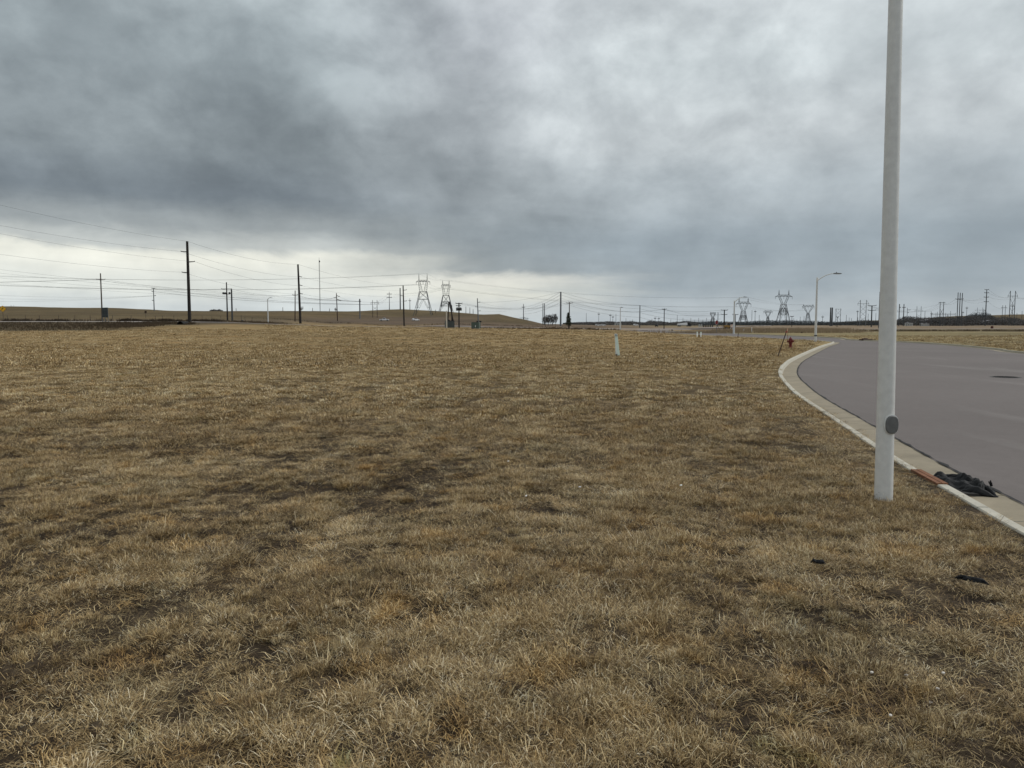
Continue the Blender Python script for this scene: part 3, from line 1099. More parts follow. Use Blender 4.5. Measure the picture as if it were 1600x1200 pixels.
def lattice_tower(px, D, top, label, half_peak, beam_row, half_beam, waist_row, half_waist, half_base, base_row=None, rise=0.0, rm=0.11, key=None, group=None, columns=False, mid_rows=()):
    """waist type transmission tower; all half widths in photo pixels at distance D"""
    sc_ = D / F
    x, z = base_at(px, D)
    zz = lambda row: z_at(row, D) - z
    root = thing('lattice_pylon', label, 'pylon', (x, D, z), 0, group)
    hb = half_base * sc_
    hw = half_waist * sc_
    zw = zz(waist_row)
    body = MB()
    # body panels from the ground to the waist
    rows = [0.0] + [zz(r_) for r_ in mid_rows] + [zw]
    def half(h_):
        t = h_ / zw
        return hb + (hw - hb) * t ** 0.8
    for sx in (-1, 1):
        for sy in (-1, 1):
            leg = MB()
            for a, b in zip(rows[:-1], rows[1:]):
                leg.tube((sx * half(a), sy * half(a), a - (0.8 if a == 0 else 0)), (sx * half(b), sy * half(b), b), rm * 1.7, rm * 1.6, 5)
            leg.build('leg', M_LATTICE, root)
    for a, b in zip(rows[:-1], rows[1:]):
        ha_, hb_ = half(a), half(b)
        for (d0, d1) in (((-1, -1), (1, -1)), ((1, -1), (1, 1)), ((1, 1), (-1, 1)), ((-1, 1), (-1, -1))):
            A0 = (d0[0] * ha_, d0[1] * ha_, a); A1 = (d1[0] * ha_, d1[1] * ha_, a)
            B0 = (d0[0] * hb_, d0[1] * hb_, b); B1 = (d1[0] * hb_, d1[1] * hb_, b)
            if a == 0:
                mt = tuple((B0[i] + B1[i]) / 2 for i in range(3))
                body.tube(A0, mt, rm, rm, 4); body.tube(A1, mt, rm, rm, 4)
                qa = tuple((A0[i] + B0[i]) / 2 for i in range(3)); qb = tuple((A0[i] + mt[i]) / 2 for i in range(3))
                body.tube(qa, qb, rm * .8, rm * .8, 4)
                qa = tuple((A1[i] + B1[i]) / 2 for i in range(3)); qb = tuple((A1[i] + mt[i]) / 2 for i in range(3))
                body.tube(qa, qb, rm * .8, rm * .8, 4)
            else:
                body.tube(A0, B1, rm, rm, 4); body.tube(A1, B0, rm, rm, 4)
            body.tube(B0, B1, rm * 1.2, rm * 1.2, 4)
    body.build('bracing', M_LATTICE, root)
    # arms of the Y
    zbm = zz(beam_row)
    hp = half_peak * sc_
    for sx in (-1, 1):
        arm = MB()
        ow, iw = sx * hw, sx * hw * 0.12
        ot, it = sx * hp * 1.12, sx * hp * 0.72
        if columns:
            ow = sx * hw
        n_ = 5
        po = pi_ = None
        for i in range(n_ + 1):
            t = i / n_
            o_ = (ow + (ot - ow) * t, 0, zw + (zbm - zw) * t)
            ii = (iw + (it - iw) * t, 0, zw + (zbm - zw) * t)
            if po:
                arm.tube(po, o_, rm * 1.5, rm * 1.5, 5)
                arm.tube(pi_, ii, rm * 1.3, rm * 1.3, 5)
                arm.tube(po, ii, rm * .8, rm * .8, 4)
                arm.tube(o_, ii, rm * .8, rm * .8, 4)
            po, pi_ = o_, ii
        arm.build('arm', M_LATTICE, root)
        pk = MB()
        zt = zz(top)
        bt = zbm + 2.2 * sc_
        w_ = 0.62 * sc_
        for dx in (-w_, w_):
            for dy in (-w_, w_):
                pk.tube((sx * hp + dx, dy, bt), (sx * hp, 0, zt), rm, rm * 0.7, 4)
        pk.tube((sx * hp - w_ * .5, 0, (bt + zt) / 2), (sx * hp + w_ * .5, 0, (bt + zt) / 2), rm * .7, rm * .7, 4)
        pk.build('earth_wire_peak', M_LATTICE, root)
    bm_ = MB()
    hbm = half_beam * sc_
    th = 2.2 * sc_
    # beam: bottom chord full span, top chord between the peaks, diagonals
    for dy in (-0.8, 0.8):
        bm_.tube((-hp, dy, zbm), (hp, dy, zbm), rm * 1.6, rm * 1.6, 5)
        bm_.tube((-hp, dy, zbm + th), (hp, dy, zbm + th), rm * 1.3, rm * 1.3, 5)
        for sx in (-1, 1):
            bm_.tube((sx * hp, dy, zbm + th), (sx * hbm, 0, zbm + rise * sc_), rm * 1.2, rm * 1.2, 5)
            bm_.tube((sx * hp, dy, zbm), (sx * hbm, 0, zbm + rise * sc_), rm * 1.5, rm * 1.5, 5)
        nn = 6
        for i in range(nn):
            xa = -hp + 2 * hp * i / nn; xb = -hp + 2 * hp * (i + 1) / nn
            bm_.tube((xa, dy, zbm if i % 2 else zbm + th), (xb, dy, zbm + th if i % 2 else zbm), rm * .8, rm * .8, 4)
    bm_.build('crossbeam', M_LATTICE, root)
    pts = []
    for q in (-hbm * 0.97, 0.0, hbm * 0.97):
        ins = MB()
        L_ = 3.6 * sc_ * (1.0 if q else 1.2)
        zt_ = zbm + (rise * sc_ if q else 0)
        ins.tube((q, 0, zt_), (q, 0, zt_ - L_), 0.16, 0.16, 5)
        ins.build('insulator', M_INS, root)
        pts.append((x + q, D, z + zt_ - L_))
    for sx in (-1, 1):
        pts.append((x + sx * hp, D, z + zz(top)))
    if key:
        ATT[key] = pts
    return root


WIRE_LABELS = {}


def wire(a, b, sag, label, group, r=0.02, n=14):
    a = Vector(a); b = Vector(b)
    m = MB()
    pts = []
    for i in range(n + 1):
        t = i / n
        p = a.lerp(b, t)
        p.z -= sag * 4 * t * (1 - t)
        pts.append(p - a)
    m.path(pts, r, 4, False)
    o = m.build('power_line_wire', M_WIRE, None, True, loc=a)
    tag(o, label, 'wire', group)
    return o


MAINL = 'tall dark poles carrying the main wooden pole line'
# -- the near line of tall black poles
pole(296.5, 162, 377, (0.36, 0.24), M_POLEBLK, label='tallest black pole, standing by the ditch culvert, with three short staggered arms', group=MAINL,
     arms=[(393.5, 10, 0, 0.6), (409.5, 0, 10.5, 0.8), (426.0, 9.5, 0, 0.6)], key='m1', n=12, arm_mat=M_POLEBLK)
pole(469.5, 240, 413, (0.40, 0.26), M_POLEBLK, label='tall black leaning pole without visible arms left of the slender radio mast', group=MAINL,
     arms=[(431.0, 0, 5, -2), (444.5, 0, 5, -2), (457.5, 0, 5, -2)], key='m2', n=12, lean=-0.4, arm_mat=M_POLEBLK)
pole(631.5, 361, 446, (0.36, 0.26), M_POLEBLK, label='black pole with three short arms standing in front of the large lattice pylon', group=MAINL,
     arms=[(453.5, 0, 5, 0.5), (462, 4.5, 0, 0.3), (470.5, 0, 5, 0.3)], key='m3', lean=-0.3, arm_mat=M_GREYPOLE)
m0 = [(-79.5, 88, 17.2), (-75.0, 88, 15.4), (-79.5, 88, 13.0), (-77, 88, 20.0)]
WL = 'wires of the near line of black poles'
names_ = ['upper', 'middle', 'lower', 'topmost']
for i in range(4):
    wire(m0[i], ATT['m1'][i], 0.9, '%s wire running in from the left to the tallest black pole' % names_[i], WL, 0.015)
    wire(ATT['m1'][i], ATT['m2'][i], 1.1, '%s wire between the tallest black pole and the leaning black pole' % names_[i], WL, 0.018)
    wire(ATT['m2'][i], ATT['m3'][i], 1.5, '%s wire between the leaning black pole and the pole before the pylon' % names_[i], WL, 0.022)

# -- older crossarm line behind
OL = 'grey crossarm poles along the hill road'
pole(160, 186, 427, (0.19, 0.13), M_WOOD, label='grey wooden pole with one short crossarm behind the dark sign backs', group=OL,
     arms=[(436.5, 6.8, 6.8, 0)], key='o1')
pole(355.5, 232, 441, (0.24, 0.16), M_POLEBLK, label='dark pole with a wide crossarm over three small transformer cans', group=OL,
     arms=[(451.5, 8, 7.5, 0), (459.5, 5.5, 5.5, 0)], trans=[(458.3, -5, 2.6), (458.3, -2.2, 2.2), (458.3, 4.6, 3.0)], key='o2')
pole(363, 234, 452, (0.28, 0.22), M_DKSTEEL, label='plain stubby grey pole just beside the pole with transformer cans', group=OL, key='o2b')
pole(461, 300, 454, (0.24, 0.16), M_WOODBR, label='shorter brown pole with one crossarm just left of the black leaning pole', group=OL,
     arms=[(461, 4, 4, 0)], key='o3', lean=0.3)
pole(527.5, 420, 458, (0.30, 0.20), M_WOODBR, label='brown pole with three drooping bracket arms beside a small tree', group=OL,
     arms=[(461.5, 0, 4.5, -2.0), (464, 4, 0, -1.5), (467.5, 0, 6.5, -2.5)], key='o4', lean=-0.4)
pole(562.5, 500, 467, (0.42, 0.40), M_GREYPOLE, label='straight grey pole on the brown slope right of the bracket arm pole', group=OL, arms=[(471, 1.5, 1.5, 0)], key='o5')
ol0 = [(-190, 170, 11.2), (-188, 170, 11.2)]
OW = 'wires of the older crossarm line'
for i, nm in enumerate(('left', 'right')):
    wire(ol0[i], ATT['o1'][i], 0.8, '%s wire running in low over the hill road to the single crossarm pole' % nm, OW, 0.02)
    wire(ATT['o1'][i], ATT['o2'][i], 1.0, '%s wire between the single crossarm pole and the transformer pole' % nm, OW, 0.02)
    wire(ATT['o2'][i], ATT['o3'][i], 1.0, '%s wire between the transformer pole and the short brown crossarm pole' % nm, OW, 0.022)
    wire(ATT['o3'][i], ATT['o4'][i], 1.4, '%s wire between the short brown pole and the bracket arm pole' % nm, OW, 0.028)
    wire(ATT['o4'][i], ATT['o5'][i], 1.0, '%s wire between the bracket arm pole and the straight grey pole' % nm, OW, 0.03)

# -- poles on the hill skyline, left
pole(241, 560, 450, (0.42, 0.26), M_GREYPOLE, label='small steel pole with four short arms high on the hill field',
     arms=[(450.8, 2.5, 2.5, 0), (455.5, 2.6, 0.1, 0), (462, 0, 3, 0), (469.5, 2.5, 0, 0)], key='h1')
hframe(582.5, 589.5, 560, 469, 472.5, 2.6, M_WOODBR, label='small H shaped pole pair with a crossed brace on the brown slope', brace=(484, 479, 1), r=0.22, key='h2')
pole(608.5, 870, 456, (0.42, 0.22), M_LATTICE, label='slim steel pole with two level crossarms on the hill crest', arms=[(459.2, 3.3, 3.3, -0.5), (464.6, 3.6, 3.6, -0.4)], key='h3')
pole(625.5, 840, 450, (0.72, 0.55), M_GREYPOLE, label='thick grey pole on the hill crest beside the black pole', key='h4', n=10)
pole(640.5, 900, 466, (0.40, 0.22), M_LATTICE, label='slim grey pole on the crest just left of the largest lattice pylon', arms=[(470, 1.5, 1.5, 0)], key='h5')
for (px_, tp) in ((728, 479), (734.2, 480.5), (739.3, 483.2)):
    pole(px_, 870, tp, (0.34, 0.26), M_GREYPOLE, label='short thin post on the hill crest between the transformer pole and the green cabinet', cat='post', name='distant_post', group='three thin posts on the hill crest')
for (px_, tp) in ((369, 481.5), (442, 480), (488.5, 481), (515, 482), (680.5, 484)):
    pole(px_, 760, tp, (0.3, 0.22), M_WOOD, label='tiny post on the hill skyline', cat='post', name='distant_post', group='tiny posts along the hill skyline')

# -- lattice pylons
LP = 'lattice pylons of the big transmission line'
lattice_tower(661.5, 700, 427.5, 'largest lattice pylon with two sharp peaks, standing on the brown hill', 6.4, 440.0, 11.0, 456.0, 5.6, 14.0, rm=0.12, key='t1', group=LP, mid_rows=(467.5,), rise=-0.6)
lattice_tower(697.0, 840, 438.0, 'second lattice pylon with two peaks, slimmer, behind the dark cabinet', 5.0, 446.5, 7.2, 461.5, 4.6, 10.5, rm=0.13, key='t2', group=LP, mid_rows=(471.5, 478), rise=0.0)
lattice_tower(1161, 950, 464.5, 'wide Y shaped lattice pylon seen just beyond a curved street lamp', 7.0, 474.0, 12.0, 486.0, 2.6, 7.0, rm=0.15, key='t3', group=LP, mid_rows=(493, 499), rise=-1.5)
lattice_tower(1223.5, 900, 452.5, 'tallest Y shaped lattice pylon above the dark tree belt', 7.6, 463.0, 13.5, 475.5, 3.3, 9.6, rm=0.15, key='t4', group=LP, mid_rows=(481.5, 492), rise=-0.8)
lattice_tower(1262, 1300, 475.5, 'smaller pale Y shaped lattice pylon left of the curved street lamp', 7.2, 479.5, 9.5, 489.5, 1.4, 4.5, rm=0.18, key='t5', group=LP, mid_rows=(496,), rise=-0.2)
lattice_tower(1199.5, 1900, 485.0, 'small faint Y shaped lattice pylon between two tall ones', 4.4, 488.0, 7.5, 495.0, 1.2, 2.6, rm=0.26, key='t6', group=LP, mid_rows=(500,), rise=0.6)
lattice_tower(1113.5, 1900, 489.0, 'small faint Y shaped lattice pylon behind the red sign', 3.6, 490.5, 4.4, 496.0, 1.5, 2.8, rm=0.26, key='t7', group=LP, mid_rows=(501,), rise=0.0)
TW = 'wires of the big transmission line'
tl = [(-490, 560, 36), (-480, 560, 36), (-470, 560, 36), (-488, 560, 42), (-472, 560, 42)]
nm5 = ['left phase', 'middle phase', 'right phase', 'left earth', 'right earth']
for i in range(5):
    wire(tl[i], ATT['t1'][i], 7, '%s wire that runs in from beyond the hill to the largest pylon' % nm5[i], TW, 0.05, 24)
    wire(ATT['t1'][i], ATT['t2'][i], 2.0, '%s wire between the largest pylon and the second pylon on the hill' % nm5[i], TW, 0.05)
    wire(ATT['t2'][i], ATT['t3'][i], 7.0, '%s wire crossing the open plain from the second pylon' % nm5[i], TW, 0.04, 30)
    wire(ATT['t3'][i], ATT['t5'][i], 4.0, '%s wire between the wide Y shaped pylon and the smaller pale one' % nm5[i], TW, 0.06, 18)

# -- middle ground poles
pole(717.3, 188, 473, (0.19, 0.13), M_POLEBLK, label='dark pole carrying two transformer cans between the two utility cabinets', arms=[(474.3, 5.0, 5.0, 0.3), (477.8, 4.3, 2.6, 0)],
     trans=[(483.2, -2.6, 4.4), (483.2, 2.6, 4.4)], key='c1')
pole(747.5, 420, 466, (0.34, 0.22), M_GREYPOLE, label='grey pole with three staggered arms rising behind the green cabinet', arms=[(472.3, 0, 3.6, 0), (479.5, 3.4, 0, 0), (485.8, 0, 3.8, 0)], key='c2', lean=-0.5)
pole(818, 640, 475, (0.36, 0.24), M_GREYPOLE, label='grey pole with one short arm at the end of the brown hill', arms=[(480, 2.2, 2.2, 0)], key='c3')
pole(848.3, 520, 474, (0.30, 0.24), M_DKSTEEL, label='left one of two close plain poles beside the bare tree clump', group='two close poles by the bare trees', key='c4')
pole(850.8, 522, 474, (0.30, 0.24), M_DKSTEEL, label='right one of two close plain poles beside the bare tree clump', group='two close poles by the bare trees')
pole(876, 420, 456, (0.50, 0.38), M_GREYPOLE, label='thick plain grey pole right of the bare tree clump', key='c5', n=12)
pole(889.5, 236, 472, (0.17, 0.12), M_WOODBR, label='brown pole with one crossarm rising out of the small evergreen', arms=[(473.5, 5, 5, 0)], key='c6')
pole(999.5, 360, 477, (0.27, 0.19), M_DKSTEEL, label='plain dark pole standing on the open plain beyond the crossroad', key='c7')
pole(1037.5, 258, 482, (0.16, 0.12), M_POLEBLK, label='dark pole with one short crossarm at the far street corner', arms=[(483.2, 3.2, 3.2, 0)], key='c8')
pole(1131.3, 300, 484, (0.26, 0.20), M_POLEBLK, label='dark pole with two crossarms beyond the red sign', arms=[(484.6, 5, 5, 0), (491.5, 4.2, 4.2, 0)], key='c9')
pole(1121.5, 420, 488, (0.20, 0.16), M_DKSTEEL, label='thin dark pole just right of the red sign')
pole(1148.8, 480, 491, (0.26, 0.2), M_DKSTEEL, label='dark crossarm pole just right of the farther curved lamp', arms=[(491.5, 4.5, 4.0, 0)])
pole(1237, 520, 494, (0.22, 0.16), M_POLEBLK, label='short dark pole in the reeds right of the tallest Y shaped pylon', arms=[(494.5, 2.6, 2.6, 0)])
pole(1307.8, 500, 495, (0.22, 0.16), M_POLEBLK, label='short dark pole with one crossarm in the far brown strip', arms=[(495.3, 2.0, 2.0, 0)])
TC = 'three leaning black poles of a line end'
pole(699.3, 300, 472, (0.26, 0.20), M_POLEBLK, label='upright black pole of the three behind the dark cabinet', group=TC, lean=0.55)
pole(709.8, 302, 471.5, (0.28, 0.20), M_POLEBLK, label='most slanted black pole of the three behind the dark cabinet', group=TC, lean=-1.9)
pole(706.2, 308, 477, (0.24, 0.18), M_POLEBLK, label='shortest black pole of the three behind the dark cabinet', group=TC, lean=-0.05)
MW = 'thin distribution wires across the middle'
W2 = [('c2', 0, 'c3', 0), ('c2', 1, 'c3', 1), ('c2', 2, 'c3', 1), ('c3', 0, 'c5', -1), ('c3', 1, 'c5', -1), ('c2', 0, 'c5', -1), ('c5', -1, 'c7', -1), ('c6', 0, 'c8', 0), ('c6', 1, 'c8', 1), ('c7', -1, 'c9', 0), ('c8', 0, 'c9', 1), ('c8', 1, 'c9', 2),
      ('c1', 0, 'c6', 0), ('c1', 1, 'c6', 1)]
DESC = {'c1': 'the dark transformer pole', 'c2': 'the staggered arm pole', 'c3': 'the hill end pole', 'c5': 'the thick plain grey pole', 'c6': 'the evergreen pole',
        'c7': 'the plain dark pole', 'c8': 'the street corner pole', 'c9': 'the double crossarm pole'}
ORD = ['upper', 'middle', 'lower', 'lowest']
seen_w = {}
for (a, ia, b, ib) in W2:
    for dz in ((0, -1.6, -3.4, -5.6) if (a in ('c3', 'c5', 'c7') and ib in (-1, 0)) else (0,)):
        kk = (a, b)
        seen_w[kk] = seen_w.get(kk, 0)
        pa = Vector(ATT[a][ia]); pb = Vector(ATT[b][ib])
        pa.z += dz; pb.z += dz
        num = seen_w[kk]
        seen_w[kk] += 1
        wire(pa, pb, 1.6, '%s wire between %s and %s' % ((ORD + ['next to lowest', 'second lowest', 'innermost', 'outermost', 'slackest'])[min(num, 8)], DESC[a], DESC[b]), MW, 0.035 if pa.y > 300 else 0.02)

# -- far pole forest
FP = 'far slim poles on the flat horizon'
def FLAB(p_):
    return ('slim grey pole far off above the middle tree belt' if p_ < 1100 else 'slim grey pole far off among the Y shaped pylons' if p_ < 1400 else 'slim grey pole far off above the leafless wood at the right')
for (px_, tp, D_) in ((916, 489, 1000), (935.5, 488.5, 1000), (953.5, 490.5, 1050), (957.5, 493, 1200), (962.3, 490.5, 1050), (978, 497, 1400), (988.5, 499, 1400), (1018.5, 498, 1300),
                      (1023.5, 495, 1400), (1029.3, 495.5, 1400), (1058, 492, 1300), (1048, 499, 1500), (1174.5, 484.5, 1200), (1179.5, 484.5, 1250), (1330, 497, 1200), (1285, 493, 1300), (1322, 492, 1300),
                      (1326.5, 496, 1300), (1356, 490, 1300), (1368, 489, 1300), (1250, 495, 1300), (1256, 494, 1300), (1186, 492, 1400), (1240, 497, 1400), (1444.5, 485.5, 1000), (1509.5, 479, 900), (1422, 494, 900),
                      (1455, 488, 1100), (1464, 487, 1100), (1480, 491, 1100), (1503.5, 486, 1100), (1536, 483, 1100), (1588, 489, 1100), (1596, 486, 1100)):
    pole(px_, D_, tp, (0.0003 * D_, 0.0002 * D_), M_DKSTEEL, label=FLAB(px_), group=FLAB(px_) .replace('slim grey pole', 'slim grey poles'), name='distant_pole', n=6, arms=[(tp + 2.5, 1.5, 1.5, 0)] if int(px_) % 2 else [])
pole(1297.2, 700, 480.5, (0.70, 0.55), M_DKSTEEL, label='left one of two thick dark posts standing close together beyond the curved lamp', group='two thick dark posts', n=10)
pole(1299.7, 705, 480.5, (0.70, 0.55), M_DKSTEEL, label='right one of two thick dark posts standing close together beyond the curved lamp', group='two thick dark posts', n=10)
hframe(1305.5, 1312.8, 900, 482, 483.0, 0.6, M_DKSTEEL, label='slender H shaped structure with no overhang beyond two thick posts', brace=(500, 485, 2), r=0.26)
hframe(1343.2, 1352.4, 800, 469, 474.6, 4.2, M_GREYPOLE, label='tall H shaped structure with crossed braces just left of the near lamp post', brace=(503, 478.5, 3), r=0.34, peaks=True, key='r1')
pole(1339.2, 900, 485, (0.3, 0.26), M_LATTICE, label='thin faint pole just left of the tall H shaped structure', arms=[(487, 1.3, 1.3, 0)])
pole(1361.3, 480, 477.3, (0.42, 0.34), M_DKSTEEL, label='dark pole with two wide crossarms left of the near lamp post', arms=[(477.9, 6.5, 6.5, 0.6), (485.2, 6.0, 6.0, 0.5)], key='r2')
pole(1372.8, 330, 456, (0.22, 0.16), M_DKSTEEL, label='thin tall pole half hidden at the edge of the near lamp post')
RP = 'power poles above the right tree belt'
pole(1404.2, 800, 475, (0.50, 0.40), M_DKSTEEL, label='left one of two equal thick poles just right of the near lamp post', group=RP, arms=[(480.5, 0.1, 2, 0)])
pole(1411.2, 800, 475, (0.50, 0.40), M_DKSTEEL, label='right one of two equal thick poles just right of the near lamp post', group=RP, arms=[(480.5, 2, 2.5, 0)])
pole(1416.8, 850, 481, (0.26, 0.2), M_DKSTEEL, label='thin pole with arms to one side beside two equal thick poles', group=RP, arms=[(484.3, 0, 4.5, 0), (488.5, 0, 2, 0)])
hframe(1431.6, 1438.2, 820, 478.5, 484.6, 3.0, M_DKSTEEL, label='low double pole structure with a level crossarm right of the near lamp post', r=0.25, key='r3', brace=(496, 491, 1))
hframe(1467.6, 1473.0, 780, 471.8, 472.6, 2.2, M_DKSTEEL, label='H shaped structure with a flat top bar left of three tall poles', r=0.36, key='r4', brace=(492, 482, 1))
T3 = 'three tall poles side by side'
for i, (px_, tp) in enumerate(((1494.8, 457), (1498.2, 457.4), (1501.6, 457.8))):
    pole(px_, 760, tp, (0.42, 0.34), M_DKSTEEL, label=['left', 'middle', 'right'][i] + ' one of three tall straight poles standing side by side', group=T3, arms=[(467.3, 3.5, 1.8, 0)] if i != 1 else [(467.5, 1.6, 1.6, 0)], key='r5%d' % i)
pole(1539.2, 780, 452.3, (0.62, 0.34), M_DKSTEEL, label='tallest tapered pole with four pairs of arms at the right', group=RP, arms=[(452.6, 3.0, 3.0, 0), (457.5, 3.2, 3.2, 0), (464.3, 3.6, 3.6, 0), (471.5, 3.4, 3.4, 0)], key='r6', n=10)
hframe(1576.3, 1584.0, 800, 454.5, 462.6, 3.8, M_DKSTEEL, label='tall H shaped structure with crossed braces nearest the right edge', brace=(494, 466.5, 2), r=0.38, peaks=True, key='r7')
hframe(1565.2, 1569.6, 1000, 477, 480.4, 2.2, M_DKSTEEL, label='small distant H shaped structure left of the tall right edge one', r=0.32, key='r8')
pole(1580.5, 900, 475.5, (0.34, 0.3), M_DKSTEEL, label='short pole standing between the legs of the right edge H structure', group=RP, arms=[(478.5, 1.6, 1.6, 0)])
hframe(1526, 1534.3, 1000, 480.5, 484.5, 3.6, M_LATTICE, label='faint double pole structure just above the wooded hillock', r=0.24, key='r9')
RW = 'wires over the right tree belt'
chain = [('r1', 0, 'r3', 0), ('r1', 1, 'r3', 1), ('r1', 2, 'r3', 2), ('r3', 0, 'r4', 0), ('r3', 1, 'r4', 1), ('r3', 2, 'r4', 2), ('r4', 0, 'r50', 0), ('r4', 2, 'r52', 0), ('r50', 0, 'r6', 4), ('r52', 1, 'r6', 5),
         ('r52', 0, 'r6', 6), ('r6', 1, 'r7', 0), ('r6', 3, 'r7', 1), ('r6', 5, 'r7', 2), ('r6', 7, 'r8', 1), ('r2', 0, 'r3', 0), ('r2', 3, 'r4', 0)]
DR = {'r1': 'the braced H left of the lamp post', 'r2': 'the wide double crossarm pole', 'r3': 'the low double pole', 'r4': 'the flat topped H', 'r50': 'the first of three tall poles', 'r52': 'the last of three tall poles', 'r6': 'the four arm pole',
      'r7': 'the right edge H', 'r8': 'the small distant H'}
cnt = {}
for (a, ia, b, ib) in chain:
    n_ = cnt.get((a, b), 0)
    cnt[(a, b)] = n_ + 1
    wire(ATT[a][ia], ATT[b][min(ib, len(ATT[b]) - 1)], 2.5, '%s wire between %s and %s' % (['upper', 'middle', 'lower', 'last'][n_], DR[a], DR[b]), RW, 0.05)
for i in range(3):
    e_ = (1000 * 0.85, 900, 28 - 3 * i)
    wire(ATT['r7'][i], e_, 6, '%s wire leaving the right edge H out of the picture' % ['upper', 'middle', 'lower'][i], RW, 0.05)

# -- the long wires that cross the left part of the sky
LWG = 'long thin wires sweeping over the hill field'
for i, (ya, yb) in enumerate(((414, 450), (421, 456), (430, 468), (440, 474), (462, 462), (470, 470), (476, 476))):
    Da = 420 + 20 * i
    a = (x_at(-120, Da, z_at(ya - 8, Da)), Da, z_at(ya - 8, Da))
    hp_ = ATT['h1'][min(i, 4)] if i >= 4 else ATT['o5'][i % 2]
    wire(a, hp_, 2.5, ['highest', 'second highest', 'third highest', 'fourth highest', 'third lowest', 'second lowest', 'lowest'][i] + ' of the long thin wires sweeping in over the hill field', LWG, 0.035, 22)
for i in range(4):
    wire(ATT['h1'][i], ATT['h2'][i % 3], 2.5, ['top', 'upper', 'lower', 'bottom'][i] + ' wire between the small hill pole and the small braced pole pair', LWG, 0.04, 18)
for i in range(3):
    wire(ATT['h2'][i], ATT['h3'][i], 1.5, ['first', 'second', 'third'][i] + ' wire between the small braced pole pair and the slim crest pole', LWG, 0.045)
    wire(ATT['h3'][i], ATT['t2'][i], 2.0, ['upper', 'middle', 'lower'][i] + ' wire from the slim crest pole to the second pylon', LWG, 0.045)

# -- radio mast
def radio_mast():
    D = 1400
    x, z = base_at(500.3, D)
    zt = z_at(404, D)
    h = zt - z
    root = thing('radio_mast', 'very slender tall radio mast on the hill skyline', 'mast', (x, D, z))
    m = MB()
    for k_ in range(3):
        a = 2 * math.pi * k_ / 3
        m.tube((0.7 * math.cos(a), 0.7 * math.sin(a), -2), (0.7 * math.cos(a), 0.7 * math.sin(a), h * 0.97), 0.16, 0.16, 5)
    for i in range(40):
        z0, z1 = h * 0.97 * i / 40, h * 0.97 * (i + 1) / 40
        for k_ in range(3):
            a, b = 2 * math.pi * k_ / 3, 2 * math.pi * (k_ + 1) / 3
            m.tube((0.7 * math.cos(a), 0.7 * math.sin(a), z0), (0.7 * math.cos(b), 0.7 * math.sin(b), z1), 0.08, 0.08, 4)
    m.build('lattice_mast', M_LATTICE, root)
    m = MB(); m.tube((0, 0, h * 0.93), (0, 0, h * 1.02), 0.35, 0.15, 6); m.build('antenna', M_LATTICE, root)
    m = MB()
    m.lathe((0.9, 0, h * 0.935), [(0.5, 0), (0.75, 0.4), (0.75, 2.2), (0.5, 2.6)], 8)
    m.build('antenna_drum', M_LATTICE, root)
radio_mast()


# ================================================================== STREET LAMPS
def street_lamp(px, D, top, label, arm_px, head_row, r=(0.09, 0.05), near=False, group='street lamps', lean=0.0, rows=None, mat=None, arm_rot=0.0, y=None, base=None):
    if base is None:
        x, z = base_at(px, D)
    else:
        x, z = base
    zt = z_at(top, D) if rows is None else rows
    h = zt - z
    root = thing('street_lamp', label, 'street lamp', (x, D, z), 0, group)
    mat = mat or M_LAMPWHITE
    m = MB()
    nn = 40 if near else 12
    k_ = 10
    pts = [(lean * i / k_, 0, -0.3 + (h + 0.3) * i / k_) for i in range(k_ + 1)]
    m.path(pts, [r[0] + (r[1] - r[0]) * i / k_ for i in range(k_ + 1)], nn)
    m.build('pole', mat, root, True)
    sc_ = D / F
    L_ = arm_px * sc_
    rise = (top - head_row) * sc_ + 0.25
    m = MB()
    pts = []
    for i in range(13):
        t = i / 12
        pts.append((lean + L_ * t, 0, h - 0.28 + rise * math.sin(t * math.pi / 2) ** 0.9))
    m.path(pts, [r[1] * (0.75 - 0.3 * i / 12) for i in range(13)], 8)
    m.build('arm', mat if near else M_GALV, root, True)
    m = MB(); m.lathe((lean, 0, h - 0.42), [(r[1] * 1.15, 0), (r[1] * 1.2, 0.05), (r[1] * 1.2, 0.42), (r[1] * 0.9, 0.46)], 12)
    m.build('arm_collar', M_GALV, root, True)
    hx = lean + L_
    hz = h - 0.28 + rise
    m = MB()
    prof = [(-0.12, -0.02), (0.0, -0.05), (0.62, -0.055), (0.72, -0.02), (0.60, 0.035), (0.15, 0.07), (-0.05, 0.05)]
    s_ = 1.0
    m.prism([(a * s_, b * s_) for a, b in prof], -0.15, 0.15, 0, (hx, 0, hz))
    hd = m.build('lamp_head', M_LAMPHEAD, root)
    m = MB(); m.box((hx + 0.36, 0, hz - 0.062), (0.42, 0.22, 0.012)); m.build('lens', M_LENS, hd)
    m = MB(); m.lathe((hx + 0.22, 0, hz + 0.06), [(0.04, 0), (0.045, 0.08), (0.02, 0.10)], 8); m.build('photocell', M_LAMPHEAD, hd)
    return root, h


# near pole: base hidden in the grass at row 783
Dn = gd(782)
xn = x_at(1381, Dn, 0)
root, hn = street_lamp(0, Dn, 0, 'large pale grey street lamp pole beside the kerb with an oval cover plate', 140, 0,
                       r=(0.0825, 0.042), near=True, rows=8.2, mat=M_GALV, base=(xn, -0.02), lean=-0.112)
